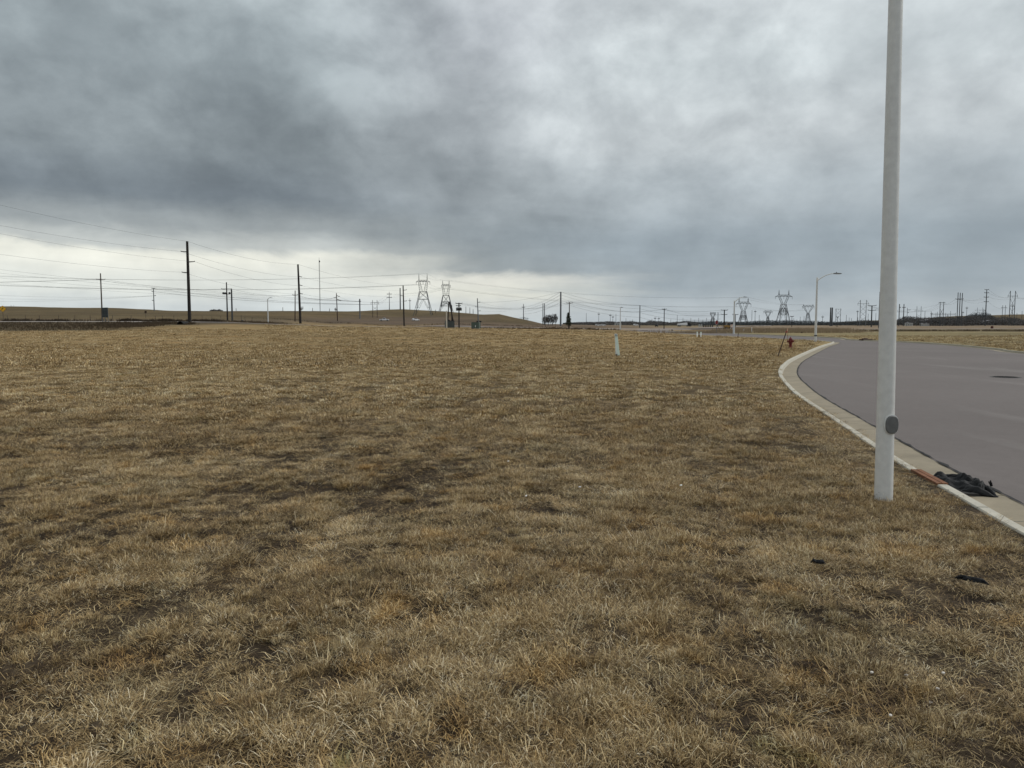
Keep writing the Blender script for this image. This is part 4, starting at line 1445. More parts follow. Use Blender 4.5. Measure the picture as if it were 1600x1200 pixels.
# oval hand hole cover, turned slightly towards the street
m = MB()
hz_ = z_at(661, Dn) + 0.02
ang = math.radians(3)
vs_, fs_ = [], []
n = 40
px_c = (xn + 0.035 - xn)
for k_, (sc2, off) in enumerate(((1.0, 0.0), (1.0, 0.018), (0.93, 0.024), (0.0, 0.026))):
    for i in range(n):
        t = 2 * math.pi * i / n
        ce, se = math.cos(t), math.sin(t)
        ex = 0.060 * sc2 * abs(ce) ** 0.8 * (1 if ce > 0 else -1)
        ez = 0.083 * sc2 * abs(se) ** 0.8 * (1 if se > 0 else -1)
        # wrap on the pole
        rr_ = 0.0745 + off
        vs_.append((ex, -math.sqrt(max(rr_ * rr_ - ex * ex * 0.10, 0.0001)), ez))
for k_ in range(3):
    for i in range(n):
        j = (i + 1) % n
        fs_.append((k_ * n + i, k_ * n + j, (k_ + 1) * n + j, (k_ + 1) * n + i))
rot = Matrix.Rotation(ang, 4, 'Z')
m.add([rot @ Vector(v) for v in vs_], fs_)
cov = m.build('handhole_cover', material('handhole_cover_metal', (0.15, 0.153, 0.15), 0.65, 0.3, var=0.2, scale=25, bump=0.2, bscale=120), root, True)
cov.location = (-0.112 * (hz_ / hn) + 0.012, 0, hz_ - 0.005)
m = MB()
for dz in (-0.048, 0.048):
    p = rot @ Vector((0, -0.0985, dz))
    m.lathe((p.x, p.y, p.z), [(0.006, 0), (0.006, 0.006)], 8, 'Y')
sc_o = m.build('screws', M_IRON, cov)
# frame ring behind the cover
m = MB()
vs_ = []
for k_, (sc2, off) in enumerate(((1.10, -0.004), (1.10, 0.009), (0.95, 0.010))):
    for i in range(n):
        t = 2 * math.pi * i / n
        ce, se = math.cos(t), math.sin(t)
        ex = 0.060 * sc2 * abs(ce) ** 0.8 * (1 if ce > 0 else -1)
        ez = 0.083 * sc2 * abs(se) ** 0.8 * (1 if se > 0 else -1)
        rr_ = 0.0745 + off
        vs_.append((ex, -math.sqrt(max(rr_ * rr_ - ex * ex * 0.10, 0.0001)), ez))
fs_ = []
for k_ in range(2):
    for i in range(n):
        j = (i + 1) % n
        fs_.append((k_ * n + i, k_ * n + j, (k_ + 1) * n + j, (k_ + 1) * n + i))
m.add([rot @ Vector(v) for v in vs_], fs_)
fr_ = m.build('handhole_frame', M_GALV, root, True)
fr_.location = cov.location

D2 = gd(533.5)
r2, h2 = street_lamp(1274, D2, 434, 'pale street lamp with a curved arm standing at the tip of the kerb', 26, 427, r=(0.125, 0.075))
m = MB(); m.lathe((0, 0, 0.52), [(0.135, 0), (0.14, 0.03), (0.14, 0.10), (0.13, 0.13)], 14); m.build('collar_band', M_DKSTEEL, r2, True)
street_lamp(1146.5, gd(521), 470, 'farther pale street lamp with a curved arm in front of a Y shaped pylon', 14, 464, r=(0.20, 0.11))
street_lamp(969.0, 214, 481, 'pale straight street lamp at the crossroad beyond the pale green marker posts', 0.6, 480, r=(0.16, 0.09))
street_lamp(419.0, 205, 467, 'small pale street lamp on the far edge of the field below the hill', 3.5, 465, r=(0.17, 0.10))
# white post before the dark cabinet
pole(697.8, 168, 485.5, (0.16, 0.12), material('tan_white_post', (0.50, 0.47, 0.40), 0.7), label='pale cream post standing against the dark utility cabinet', name='pale_post', cat='post')


# ================================================================== STREET FURNITURE
def hydrant():
    D = gd(543.5)
    x, z = base_at(1235.0, D)
    root = thing('fire_hydrant', 'dark red fire hydrant standing in the grass near the kerb', 'fire hydrant', (x, D, z - 0.01))
    s = 0.98
    m = MB()
    m.lathe((0, 0, 0), [(0.15, 0), (0.15, 0.05), (0.10, 0.07), (0.10, 0.30), (0.135, 0.31), (0.135, 0.35), (0.115, 0.36), (0.115, 0.56), (0.125, 0.57), (0.125, 0.60)], 20)
    m.build('barrel', M_HYD, root, True)
    m = MB()
    m.lathe((0, 0, 0.60), [(0.115, 0), (0.105, 0.06), (0.07, 0.11), (0.035, 0.13), (0.03, 0.17), (0.02, 0.18)], 20)
    m.build('bonnet', M_HYD, root, True)
    for a in (0.15, math.pi + 0.15, -math.pi / 2):
        m = MB()
        p0 = Vector((math.cos(a) * 0.08, math.sin(a) * 0.08, 0.47))
        d = Vector((math.cos(a), math.sin(a), 0))
        big = 0.06 if a != -math.pi / 2 else 0.08
        m.tube(p0, p0 + d * 0.10, big, big, 12)
        m.tube(p0 + d * 0.10, p0 + d * 0.16, big * 1.25, big * 1.15, 8)
        m.tube(p0 + d * 0.16, p0 + d * 0.19, 0.02, 0.02, 5)
        m.build('nozzle_cap', M_HYD, root)
    return x, D, z
hx_, hD_, hz0 = hydrant()
# snow marker rod at the hydrant
xm, zm = base_at(1230.8, gd(541))
Dm = gd(541)
root = thing('hydrant_marker', 'thin upright orange marker rod beside the fire hydrant', 'marker', (xm, Dm, zm))
m = MB(); m.tube((0, 0, -0.1), (-0.05, 0, z_at(513.5, Dm) - zm), 0.016, 0.012, 8); m.build('rod', material('faded_orange_rod', (0.30, 0.13, 0.08), 0.6), root)
m = MB(); m.tube((-0.044, 0, z_at(517.5, Dm) - zm), (-0.05, 0, z_at(513.3, Dm) - zm), 0.026, 0.024, 8); m.build('reflective_band', material('pale_orange_band', (0.75, 0.42, 0.30), 0.4), root)

# leaning stake
Ds = gd(557.5)
xs, zs = base_at(1215.2, Ds)
root = thing('leaning_stake', 'long dark stake leaning over the grass left of the fire hydrant', 'stake', (xs, Ds, zs))
topx = x_at(1228.8, Ds, z_at(518, Ds)) - xs
m = MB(); m.tube((-0.02, 0, -0.08), (topx, 0.0, z_at(518, Ds) - zs), 0.028, 0.024, 8); m.build('stake', material('stake_dark_red', (0.035, 0.012, 0.012), 0.6), root)
tz = z_at(518, Ds) - zs
m = MB(); m.tube((topx * 0.96, 0, tz * 0.96), (topx * 1.015, 0, tz * 1.015), 0.034, 0.032, 8); m.build('stake_tip', M_RED, root)

# pale green marker posts
def marker_pair():
    D = gd(556)
    x, z = base_at(967.2, D)
    root = thing('utility_marker_post', 'tall pale green plastic marker leaning in the middle of the dry field', 'marker post', (x, D, z))
    tz = z_at(521.5, D) - z
    tx = x_at(962.6, D, tz) - x
    def slab(p0, p1, w0, w1, name, mat, dy=0.0):
        mb = MB()
        vs_ = []
        for (px_, pz, ww) in ((p0[0], p0[1], w0), (p1[0], p1[1], w1)):
            for (a, b) in ((-ww / 2, -0.03), (ww / 2, -0.03), (ww / 2 * 0.8, 0.03), (-ww / 2 * 0.8, 0.03)):
                vs_.append((px_ + a, b + dy, pz))
        mb.add(vs_, [(0, 1, 2, 3), (7, 6, 5, 4), (0, 4, 5, 1), (1, 5, 6, 2), (2, 6, 7, 3), (3, 7, 4, 0)])
        return mb.build(name, mat, root)
    slab((0.0, -0.1), (tx * 0.93, tz * 0.93), 0.13, 0.125, 'front_blade', M_AQUA)
    slab((-0.13, 0.06), (tx * 1.1, tz * 0.95), 0.09, 0.09, 'rear_blade', M_AQUAW, 0.09)
    slab((tx * 1.0, tz * 0.90), (tx * 1.1, tz * 1.0), 0.165, 0.15, 'cap', M_AQUAW)
    for k_ in (0.935, 0.965):
        slab((tx * k_ - 0.03, tz * k_ - 0.008), (tx * k_ - 0.03, tz * k_ + 0.008), 0.07, 0.07, 'band', material('band_grey_blue', (0.16, 0.22, 0.24), 0.5), -0.035)
    mb = MB(); mb.box((-0.10, 0.05, 0.02), (0.12, 0.16, 0.16), 0.3); mb.build('clamp_foot', M_DKSTEEL, root)
marker_pair()
for i, px_ in enumerate((1089.2, 1095.0)):
    D = gd(526.5 + 0.3 * i)
    x, z = base_at(px_, D)
    root = thing('utility_marker_post', ['left', 'right'][i] + ' one of two short pale green posts at the edge of the far street', 'marker post', (x, D, z), 0, 'short pale green posts by the far street')
    m = MB(); m.lathe((0, 0, -0.1), [(0.075, 0), (0.075, 0.66), (0.06, 0.72)], 10); m.build('tube', M_AQUAW, root, True)
    m = MB(); m.lathe((0, 0, 0.56), [(0.085, 0), (0.09, 0.10), (0.05, 0.14)], 10); m.build('cap', M_AQUA, root, True)
xk, zk = base_at(1092.3, 97)
root = thing('marker_stub', 'short dark stub between the two pale green posts', 'stub', (xk, 97, zk))
m = MB(); m.lathe((0, 0, -0.05), [(0.06, 0), (0.06, 0.3), (0.045, 0.45)], 8); m.build('stub', M_WOODBR, root)

# small posts around the far street
def stick(px_, top, bot, lean, mat, name, label, cat, r=0.04):
    D = gd(bot)
    x, z = base_at(px_, D)
    o_ = MB()
    o_.tube((0, 0, -0.1), (lean, 0, z_at(top, D) - z), r, r * 0.85, 7)
    ob = o_.build(name, mat, None, False, loc=(x, D, z))
    return tag(ob, label, cat)
stick(1152.5, 520.5, 527, 0.10, M_WOODBR, 'short_stake', 'short dark stake at the edge of the far street beside a lamp', 'stake')
stick(1174.5, 511.5, 519.3, 0.0, M_WHITE, 'white_marker', 'short white marker post in the dead weeds beyond the far street', 'marker post', 0.07)
stick(1160.5, 514, 518.5, 0.3, M_BLDG, 'pale_debris', 'pale leaning scrap lying in the weeds beyond the far street', 'debris', 0.10)

# manhole cover in the street
p = gp(1571, 589, -0.09)
root = thing('manhole_cover', 'dark round iron manhole cover set in the street', 'manhole cover', (p[0], p[1], -0.098))
m = MB(); m.lathe((0, 0, -0.03), [(0.46, 0), (0.46, 0.034), (0.40, 0.0345)], 36); m.build('frame', M_IRON, root)
m = MB(); m.lathe((0, 0, -0.02), [(0.385, 0), (0.385, 0.030), (0.37, 0.032)], 36); cvr = m.build('lid', M_IRON, root)
m = MB()
for i in range(-4, 5):
    w_ = math.sqrt(max(0.0, 0.35 ** 2 - (i * 0.08) ** 2)) * 2
    m.box((0, i * 0.08, 0.015), (w_, 0.02, 0.008))
m.build('grip_ribs', M_IRON, cvr)

# ================================================================== KERB INLET AND TORN FABRIC
pa, na_v = at_s(s_lo)
pb, nb_v = at_s(s_hi)
mid, nm_v = at_s((s_lo + s_hi) / 2)
L_in = float(np.hypot(*(pb - pa))) - 0.01
tv = (pb - pa) / np.hypot(*(pb - pa))
rzin = math.atan2(tv[1], tv[0])
root = thing('kerb_inlet', 'rust red iron storm drain hood set into the kerb beside the black fabric', 'drain inlet', (mid[0], mid[1], 0), rzin)
# local x along the kerb, local -y towards the street
sgn = -1.0
m = MB(); m.box((0, sgn * 0.027, -0.055), (L_in, 0.050, 0.13)); m.build('back_rail', M_RUST, root)
m = MB(); m.box((0, sgn * 0.086, -0.045), (L_in, 0.052, 0.112)); m.build('front_rail', M_RUST, root)
m = MB(); m.box((0, sgn * 0.056, -0.062), (L_in - 0.02, 0.010, 0.10)); m.build('groove_plate', M_IRON, root)
for i in range(4):
    m = MB(); m.box((-L_in / 2 + L_in * (i + 0.5) / 4, sgn * 0.120, -0.055), (0.035, 0.018, 0.10)); m.build('tooth', M_RUST, root)
m = MB()
for q in (-1, 1):
    m.box((q * (L_in / 2 - 0.02), sgn * 0.35, -0.112), (0.04, 0.40, 0.05))
for q in range(8):
    m.box((-L_in / 2 + 0.1 + q * (L_in - 0.2) / 7, sgn * 0.35, -0.118), (0.03, 0.38, 0.05))
m.box((0, sgn * 0.54, -0.112), (L_in, 0.03, 0.05)); m.box((0, sgn * 0.15, -0.112), (L_in, 0.03, 0.05))
m.build('grate', M_IRON, root)
m = MB(); m.box((0, sgn * 0.35, -0.20), (L_in - 0.03, 0.38, 0.02)); m.box((0, sgn * 0.608, -0.13), (L_in, 0.10, 0.066)); m.build('gutter_apron', M_GUT, root)


def scrap(name, loc, rz, L_, W_, hgt, seed, mat, label, taper=0.6, nx=70, ny=26, fold=1.0):
    """crumpled sheet with a torn outline"""
    u = np.linspace(0, 1, nx)[:, None] * np.ones((1, ny))
    v = np.linspace(-1, 1, ny)[None, :] * np.ones((nx, 1))
    w_top = 0.45 + 0.55 * fbm(u * 1.0, u * 0 + 2.2, 5.0, 4, seed, 0.65) * 1.6
    w_bot = 0.55 + 0.5 * fbm(u * 1.0, u * 0 + 7.2, 6.0, 4, seed + 3, 0.65)
    env = np.clip(np.sin(np.pi * np.clip(u, 0.0, 1)) ** 0.35, 0.08, 1) * (1 - taper * np.clip((u - 0.55) / 0.45, 0, 1) ** 1.5)
    yy = np.where(v > 0, v * w_top, v * w_bot) * env * W_ / 2
    xx = (u - 0.5) * L_ + 0.04 * L_ * (fbm(u, v, 6.0, 3, seed + 9) - 0.5)
    ridg = 1 - np.abs(2 * fbm(u * 1.6 + 0.5 * v, v * 0.9 - u, 1.4, 3, seed + 5, 0.42) - 1)
    ridg2 = 1 - np.abs(2 * fbm(u * 2 - v, v * 1.2 + u, 4.0, 3, seed + 6, 0.6) - 1)
    edge = np.clip(1 - np.abs(v) ** 3, 0.12, 1) * np.clip(np.minimum(u, 1 - u) * 6, 0.1, 1)
    zz = 0.012 + hgt * (np.clip(ridg - 0.45, 0, 1) * 1.5 + 0.10 * np.clip(ridg2 - 0.5, 0, 1) * 2) * edge * fold
    vs_ = np.c_[xx.ravel(), yy.ravel(), zz.ravel()]
    fs_ = []
    for i in range(nx - 1):
        for j in range(ny - 1):
            if (j in (0, ny - 2) or i in (0, nx - 2)) and RS.rand() < 0.35:
                continue
            fs_.append((i * ny + j, (i + 1) * ny + j, (i + 1) * ny + j + 1, i * ny + j + 1))
    me = mesh_from(name, vs_, fs_, mat, True)
    o = link(name, me)
    md = o.modifiers.new('thickness', 'SOLIDIFY')
    md.thickness = 0.006
    md.offset = 1
    o.location = loc
    o.rotation_euler = (0, 0, rz)
    return o


# the torn black sheet lies in the gutter: centre about (1505, 757)
pc = gp(1500, 756, -0.10)
p_l = gp(1452, 742, -0.06)
p_r = gp(1558, 778, -0.10)
vec = np.array(p_r) - np.array(p_l)
rzf = math.atan2(vec[1], vec[0])
cx_, cy_ = (p_l[0] + p_r[0]) / 2, (p_l[1] + p_r[1]) / 2
root = thing('torn_fabric', 'torn black fabric sheet crumpled in the gutter beside the rusty inlet', 'fabric', (cx_, cy_, -0.115), rzf)
Lf = float(np.hypot(*vec))
def sub_scrap(name, off, rz, *a, **k2):
    o = scrap(name, off, rz, *a, **k2)
    o.parent = root
    return o
sub_scrap('main_sheet', (-0.02, 0.02, 0.0), 0.0, Lf * 0.98, 0.50, 0.095, 31, M_FABRIC, '')
sub_scrap('folded_flap', (-Lf * 0.22, 0.10, 0.03), 0.25, Lf * 0.50, 0.34, 0.11, 47, M_FABRIC, '', nx=44, ny=18)
sub_scrap('twisted_strip', (Lf * 0.10, 0.12, 0.04), -0.55, Lf * 0.50, 0.14, 0.09, 53, M_FABRIC, '', nx=50, ny=12)
m = MB()
base = Vector((Lf * 0.12, 0.26, 0.05))
for k_ in range(5):
    a = random.uniform(-0.6, 0.9)
    l_ = random.uniform(0.03, 0.07)
    m.tube(base, base + Vector((math.sin(a) * l_, random.uniform(-0.02, 0.02), math.cos(a) * l_)), 0.014, 0.004, 5)
m.build('torn_corner', M_FABRIC, root)


def small_scrap(px_, py_, L_, W_, rz, seed, label, mat=M_FABRIC, hgt=0.05):
    p_ = gp(px_, py_)
    z = gz(*p_)
    o = scrap('fabric_scrap', (p_[0], p_[1], z + 0.02), rz, L_, W_, hgt * 0.6, seed, mat, '', nx=34, ny=12)
    return tag(o, label, 'fabric scrap')
small_scrap(1518, 911, 0.19, 0.05, -0.75, 61, 'thin torn black scrap lying in the grass below the fallen fabric')
small_scrap(1278, 886, 0.09, 0.035, -0.4, 67, 'small dark scrap half buried in the grass left of the torn black one')

def litter(px_, py_, L_, r_, label, rz=0.3, name='pale_litter', mat=M_WHITE):
    p_ = gp(px_, py_)
    z = gz(*p_)
    mb = MB()
    mb.lathe((0, 0, 0), [(r_ * 0.4, -L_ / 2), (r_, -L_ / 2 * 0.8), (r_ * 0.95, 0.0), (r_, L_ / 2 * 0.7), (r_ * 0.3, L_ / 2)], 9, 'X', rz)
    o = mb.build(name, mat, None, True, loc=(p_[0], p_[1], z + 0.045))
    return tag(o, label, 'litter')
litter(822, 783, 0.032, 0.006, 'small curled white scrap by a dark hollow in the middle of the grass', 1.2)
litter(906, 766.5, 0.026, 0.006, 'small white scrap in the grass left of the pole, nearer the middle', 0.2)
litter(1064, 767.5, 0.028, 0.008, 'tiny pale pinkish scrap in the grass, the one nearest the lamp pole', 0.5, mat=M_AQUAW)
litter(794, 733, 0.03, 0.008, 'tiny pale scrap beyond the dark hollow in the grass', 0.9, mat=M_ROCK)
for i, (px_, py_) in enumerate(((1465, 1079), (1454, 1093), (1416, 1057), (1362, 1060), (1391, 1123), (1474, 1049), (1452, 1048))):
    p_ = gp(px_, py_)
    mb = MB(); mb.lathe((0, 0, 0), [(0.003, -0.006), (0.008, -0.003), (0.008, 0.003), (0.003, 0.006)], 7)
    o = mb.build('pebble', M_ROCK, None, True, loc=(p_[0], p_[1], gz(*p_) + 0.02))
    tag(o, 'tiny pale pebble on a bare patch of soil in the near right corner', 'pebble', 'pale pebbles on the bare soil')


# ================================================================== SIGNS AND CABINETS, LEFT AND MIDDLE
def post_box(mb, x, y, h_, w=0.09):
    mb.box((x, y, h_ / 2 - 0.15), (w, w, h_ + 0.3))


def curve_sign():
    D = 178 - 22
    D = 186
    x, z = base_at(5.2, D)
    zc = z_at(482.5, D)
    root = thing('curve_warning_sign', 'yellow diamond warning sign with a black curving arrow at the foot of the hill', 'road sign', (x, D, z), 0.25)
    h = zc - z
    m = MB(); post_box(m, 0, 0.04, h + 0.3, 0.08); m.build('post', M_WOOD, root)
    a = 0.74
    def diamond(s, y0, y1):
        mb = MB()
        pts = []
        for k_ in range(4):
            an = k_ * math.pi / 2
            for d_ in (-0.12, 0.12):
                pts.append((s * math.cos(an + d_) * 0.98, s * math.sin(an + d_) * 0.98 + h))
        mb.prism(pts, y0, y1)
        return mb
    diamond(a, -0.02, 0.0).build('border', M_BLACKP, root)
    pl = diamond(a * 0.93, -0.026, -0.0205).build('sign_face', M_YEL, root)
    m = MB()
    pts = []
    c0 = [(-0.16, -0.32), (-0.16, -0.05), (-0.10, 0.08), (0.05, 0.16)]
    wv = 0.055
    for i in range(len(c0) - 1):
        (x0, z0), (x1, z1) = c0[i], c0[i + 1]
        dx, dz = x1 - x0, z1 - z0
        l_ = math.hypot(dx, dz)
        nx, nz = -dz / l_ * wv, dx / l_ * wv
        m.prism([(x0 - nx, h + z0 - nz), (x1 - nx, h + z1 - nz), (x1 + nx, h + z1 + nz), (x0 + nx, h + z0 + nz)][::-1], -0.031 - 0.0015 * i, -0.027)
    m.prism([(0.02, h + 0.02), (0.28, h + 0.26), (-0.06, h + 0.32)], -0.036, -0.027)
    m.build('arrow', M_BLACKP, pl)
curve_sign()


def sign_backs():
    D = 166
    x, z = base_at(164.5, D)
    root = thing('sign_backs', 'pair of tall dark sign panels seen from behind on two posts beside the road', 'road sign', (x, D, z))
    s = D / F
    zt, zb = z_at(480.5, D) - z, z_at(496, D) - z
    for k_, cx2 in enumerate((-2.2, 2.6)):
        m = MB(); m.box((cx2 * s, 0, (zt + zb) / 2), (4.3 * s, 0.05, (zt - zb) * (1 if k_ else 0.98))); pn = m.build('panel', M_SIGNBK, root)
        m = MB()
        for hh in (0.25, 0.75):
            m.box((cx2 * s, -0.045, zb + (zt - zb) * hh), (4.0 * s, 0.03, 0.06))
        m.build('stiffener', M_GREYPOLE, pn)
    for cx2 in (-4.3, 0.2, 4.7):
        m = MB(); post_box(m, cx2 * s * 0.95, 0.06, zt, 0.09); m.build('post', M_GREYPOLE, root)
sign_backs()
pole(228, 260, 485.5, (0.06, 0.06), M_WOOD, name='small_sign_post', label='tiny dark sign on a post in the hill field', cat='sign')
x, z = base_at(228, 260)
_r = [o for o in bpy.data.objects if o.name.startswith('small_sign_post')][0]
m = MB(); m.box((0, -0.06, z_at(487.5, 260) - z), (0.7, 0.03, 0.8), 0, 0, 0); m.build('sign_panel', M_WOODBR, _r)

# culvert end and dark heap at the foot of the tallest black pole
x, z = base_at(285.5, 152)
root = thing('culvert_end', 'dark open culvert end in the ditch at the foot of the tallest black pole', 'culvert', (x, 152, z))
m = MB()
nn = 18
for k_ in range(nn):
    a0, a1 = math.pi * k_ / nn, math.pi * (k_ + 1) / nn
    m.prism([(0.62 * math.cos(a0), 0.62 * math.sin(a0)), (0.62 * math.cos(a1), 0.62 * math.sin(a1)), (0.54 * math.cos(a1), 0.54 * math.sin(a1)), (0.54 * math.cos(a0), 0.54 * math.sin(a0))], -1.2, 2.0)
m.build('pipe', M_TAR, root)
m = MB(); m.prism([(0.54 * math.cos(math.pi * i / 12), 0.54 * math.sin(math.pi * i / 12)) for i in range(13)], 0.2, 0.25); m.build('pipe_shade_disc', M_TAR, root)  # black disc across the bore paints the shade inside the pipe
x, z = base_at(293, 158)
root = thing('guy_shield', 'short dark slanting strut beside the foot of the tallest black pole', 'strut', (x, 158, z))
m = MB(); m.tube((-1.0, 0, -0.1), (0.5, 0, 0.55), 0.10, 0.08, 6); m.build('strut', M_POLEBLK, root)


def cabinet(px_, D, w_px, top, label, mat, door=True, extra=None, rz=0.2):
    x, z = base_at(px_, D)
    s = D / F
    h = z_at(top, D) - z
    w_ = w_px * s
    root = thing('utility_cabinet', label, 'utility cabinet', (x, D, z), rz)
    m = MB(); m.box((0, 0, h / 2 + 0.04), (w_ * 0.97, w_ * 0.62, h - 0.10)); m.build('housing', mat, root)
    m = MB()
    m.prism([(-w_ / 2, h - 0.02), (w_ / 2, h - 0.02), (w_ / 2 * 0.94, h + 0.08), (-w_ / 2 * 0.94, h + 0.08)], -w_ * 0.33, w_ * 0.33)
    m.build('roof', extra or mat, root)
    for q in (-1, 1):
        m = MB(); m.box((q * w_ * 0.24, -w_ * 0.32, h * 0.5), (w_ * 0.44, 0.03, h * 0.78)); dr = m.build('door', mat, root)
        m = MB(); m.box((q * w_ * 0.05, -w_ * 0.32 - 0.03, h * 0.5), (0.03, 0.03, 0.18)); m.build('handle', M_DKSTEEL, dr)
    m = MB(); m.box((0, 0, -0.02), (w_ * 1.1, w_ * 0.75, 0.14)); m.build('plinth', M_CONC, root)
    return root, w_, h
r_, w_, h_ = cabinet(702.5, 171, 14.5, 501.6, 'large dark grey utility cabinet behind the pale cream post', M_CABD, extra=M_BLACKP)
m = MB(); m.box((-w_ * 0.1, 0, h_ + 0.18), (w_ * 0.25, 0.4, 0.22)); m.box((w_ * 0.28, 0, h_ + 0.14), (w_ * 0.2, 0.4, 0.14)); m.build('vent_box', M_BLACKP, r_)
r_, w_, h_ = cabinet(743.5, 176, 12.5, 504.0, 'green utility cabinet with a small white label at the edge of the field', M_CABG, rz=-0.25)
m = MB(); m.box((0.10, -w_ * 0.34, h_ * 0.42), (0.14, 0.02, 0.42)); m.build('label_plate', M_WHITE, r_)
x, z = base_at(738.5, 172)
o = MB(); o.lathe((0, 0, -0.05), [(0.32, 0), (0.26, 0.25), (0.1, 0.35)], 9)
tag(o.build('ground_box', M_BLACKP, None, False, loc=(x, 172, z)), 'small dark box on the ground at the left corner of the green cabinet', 'box')
for i, (px_, ww) in enumerate(((746.0, 0.5), (750.6, 0.55))):
    x, z = base_at(px_, 190)
    root = thing('meter_box', ['left', 'right'][i] + ' one of two black boxes on stands behind the green cabinet', 'meter box', (x, 190, z), 0, 'black boxes behind the green cabinet')
    zt = z_at(501.5, 190) - z
    m = MB(); m.box((0, 0, zt - 0.15), (ww, 0.3, 0.36)); m.build('box', M_BLACKP, root)
    m = MB(); m.tube((0, 0, -0.2), (0, 0, zt - 0.3), 0.05, 0.05, 6); m.build('stand', M_DKSTEEL, root)
# small dark stump post near the lamp on the left
x, z = base_at(378, 200)
root = thing('ditch_marker', 'short post with a small black box at its foot left of the small lamp', 'marker post', (x, 200, z))
m = MB(); m.tube((-0.15, 0, -0.1), (-0.15, 0, z_at(492, 200) - z), 0.05, 0.05, 6); m.build('post', M_WOOD, root)
m = MB(); m.lathe((0.1, 0, 0), [(0.22, -0.05), (0.3, 0.2), (0.24, 0.5), (0.05, 0.62)], 9); m.build('box', M_BLACKP, root)

# fence posts along the hill road
for i, px_ in enumerate((12, 40, 62, 92, 117, 141, 176, 205, 243, 254, 272, 316, 331, 345, 383, 394)):
    D = 192 if px_ < 300 else 215
    x, z = base_at(px_, D)
    m = MB(); m.tube((0, 0, -0.2), (RS.uniform(-.05, .05), 0, 1.35), 0.05, 0.05, 6)
    tag(m.build('fence_post', M_WOOD, None, False, loc=(x, D, z)), 'thin wooden fence post in the weeds behind the hill road', 'fence post', 'fence posts behind the hill road')


# ================================================================== VEHICLES
def wheel(root, x, y, r, w_=0.24):
    m = MB(); m.lathe((x, y - w_ / 2, r), [(r * 0.93, 0), (r, 0.03), (r, w_ - 0.03), (r * 0.93, w_)], 18, 'Y'); wv = m.build('wheel', M_TYRE, root, True)
    m = MB()
    yy = y - w_ / 2 - 0.012 if y < 0 else y + w_ / 2 - 0.004
    m.lathe((x, yy, r), [(r * 0.55, 0), (r * 0.58, 0.008), (r * 0.5, 0.016)], 14, 'Y'); m.build('rim', M_GREYPOLE, wv)


def pickup(px_, D, label, rz, mat=M_WHITE):
    x, z = base_at(px_, D)
    root = thing('pickup_truck', label, 'pickup truck', (x, D, z + 0.05), rz)
    m = MB(); m.prism([(-2.75, 0.55), (-2.75, 1.05), (-0.9, 1.08), (1.05, 1.10), (2.55, 1.02), (2.75, 0.85), (2.75, 0.5), (2.1, 0.42), (-2.3, 0.42)], -0.95, 0.95); m.build('body', mat, root)
    m = MB(); m.prism([(-1.0, 1.08), (-0.75, 1.78), (0.45, 1.80), (1.15, 1.10)], -0.86, 0.86); cb = m.build('cab', mat, root)
    m = MB(); m.prism([(-0.78, 1.16), (-0.60, 1.66), (-0.12, 1.68), (-0.12, 1.16)], -0.875, -0.862); m.build('window', M_GLASS, cb)
    m = MB(); m.prism([(-0.04, 1.16), (-0.04, 1.68), (0.38, 1.68), (0.86, 1.16)], -0.875, -0.862); m.build('window', M_GLASS, cb)
    m = MB(); m.box((0.86, 0, 1.46), (0.03, 1.5, 0.62), 0, -0.75); m.build('windscreen', M_GLASS, cb)
    m = MB(); m.box((-1.85, 0, 1.075), (1.6, 1.6, 0.02)); m.build('bed', M_TYRE, root)
    m = MB(); m.box((2.78, 0, 0.55), (0.08, 1.8, 0.18)); m.build('bumper', M_DKSTEEL, root)
    for q in (-1, 1):
        m = MB(); m.box((2.76, q * 0.72, 0.88), (0.05, 0.3, 0.16)); m.build('headlight', M_LENS, root)
    for wx in (-1.75, 1.85):
        for q in (-1, 1):
            wheel(root, wx, q * 0.86, 0.40)


def car(px_, D, label, rz, mat, name='parked_car', s=1.0, suv=True, group=None):
    x, z = base_at(px_, D)
    root = thing(name, label, 'car', (x, D, z + 0.05), rz, group)
    m = MB(); m.prism([(-2.2, 0.5), (-2.25, 0.95), (-1.1, 1.0), (1.1, 0.98), (2.1, 0.85), (2.2, 0.5), (1.7, 0.35), (-1.9, 0.35)], -0.88, 0.88); m.build('body', mat, root)
    m = MB(); m.prism([(-2.0, 0.97), (-1.7, 1.55), (0.2, 1.58), (1.1, 0.98)], -0.78, 0.78); cb = m.build('cabin', mat, root)
    m = MB(); m.prism([(-1.75, 1.02), (-1.55, 1.46), (0.12, 1.48), (0.8, 1.02)], -0.795, -0.782); m.prism([(-1.75, 1.02), (-1.55, 1.46), (0.12, 1.48), (0.8, 1.02)], 0.782, 0.795); m.build('side_window', M_GLASS, cb)
    m = MB(); m.box((0.68, 0, 1.29), (0.03, 1.4, 0.66), 0, -0.98); m.build('windscreen', M_GLASS, cb)
    for wx in (-1.4, 1.4):
        for q in (-1, 1):
            wheel(root, wx, q * 0.80, 0.34, 0.2)


pickup(600.5, 452, 'white pickup truck on the bare slope left of the black pole', 0.05)
car(649.5, 470, 'small white car on the bare slope right of the black pole', 0.75, M_WHITE)
car(1026, 520, 'black car on the far road seen end on', 1.3, M_BLACKP)
car(993.5, 640, 'white car far off in front of the dark tree belt', 0.4, M_WHITE)
car(934.5, 620, 'leftmost white car far off at the foot of the tree belt', 0.2, M_WHITE)
car(942.5, 630, 'white car far off just right of the leftmost one', 0.1, M_WHITE)


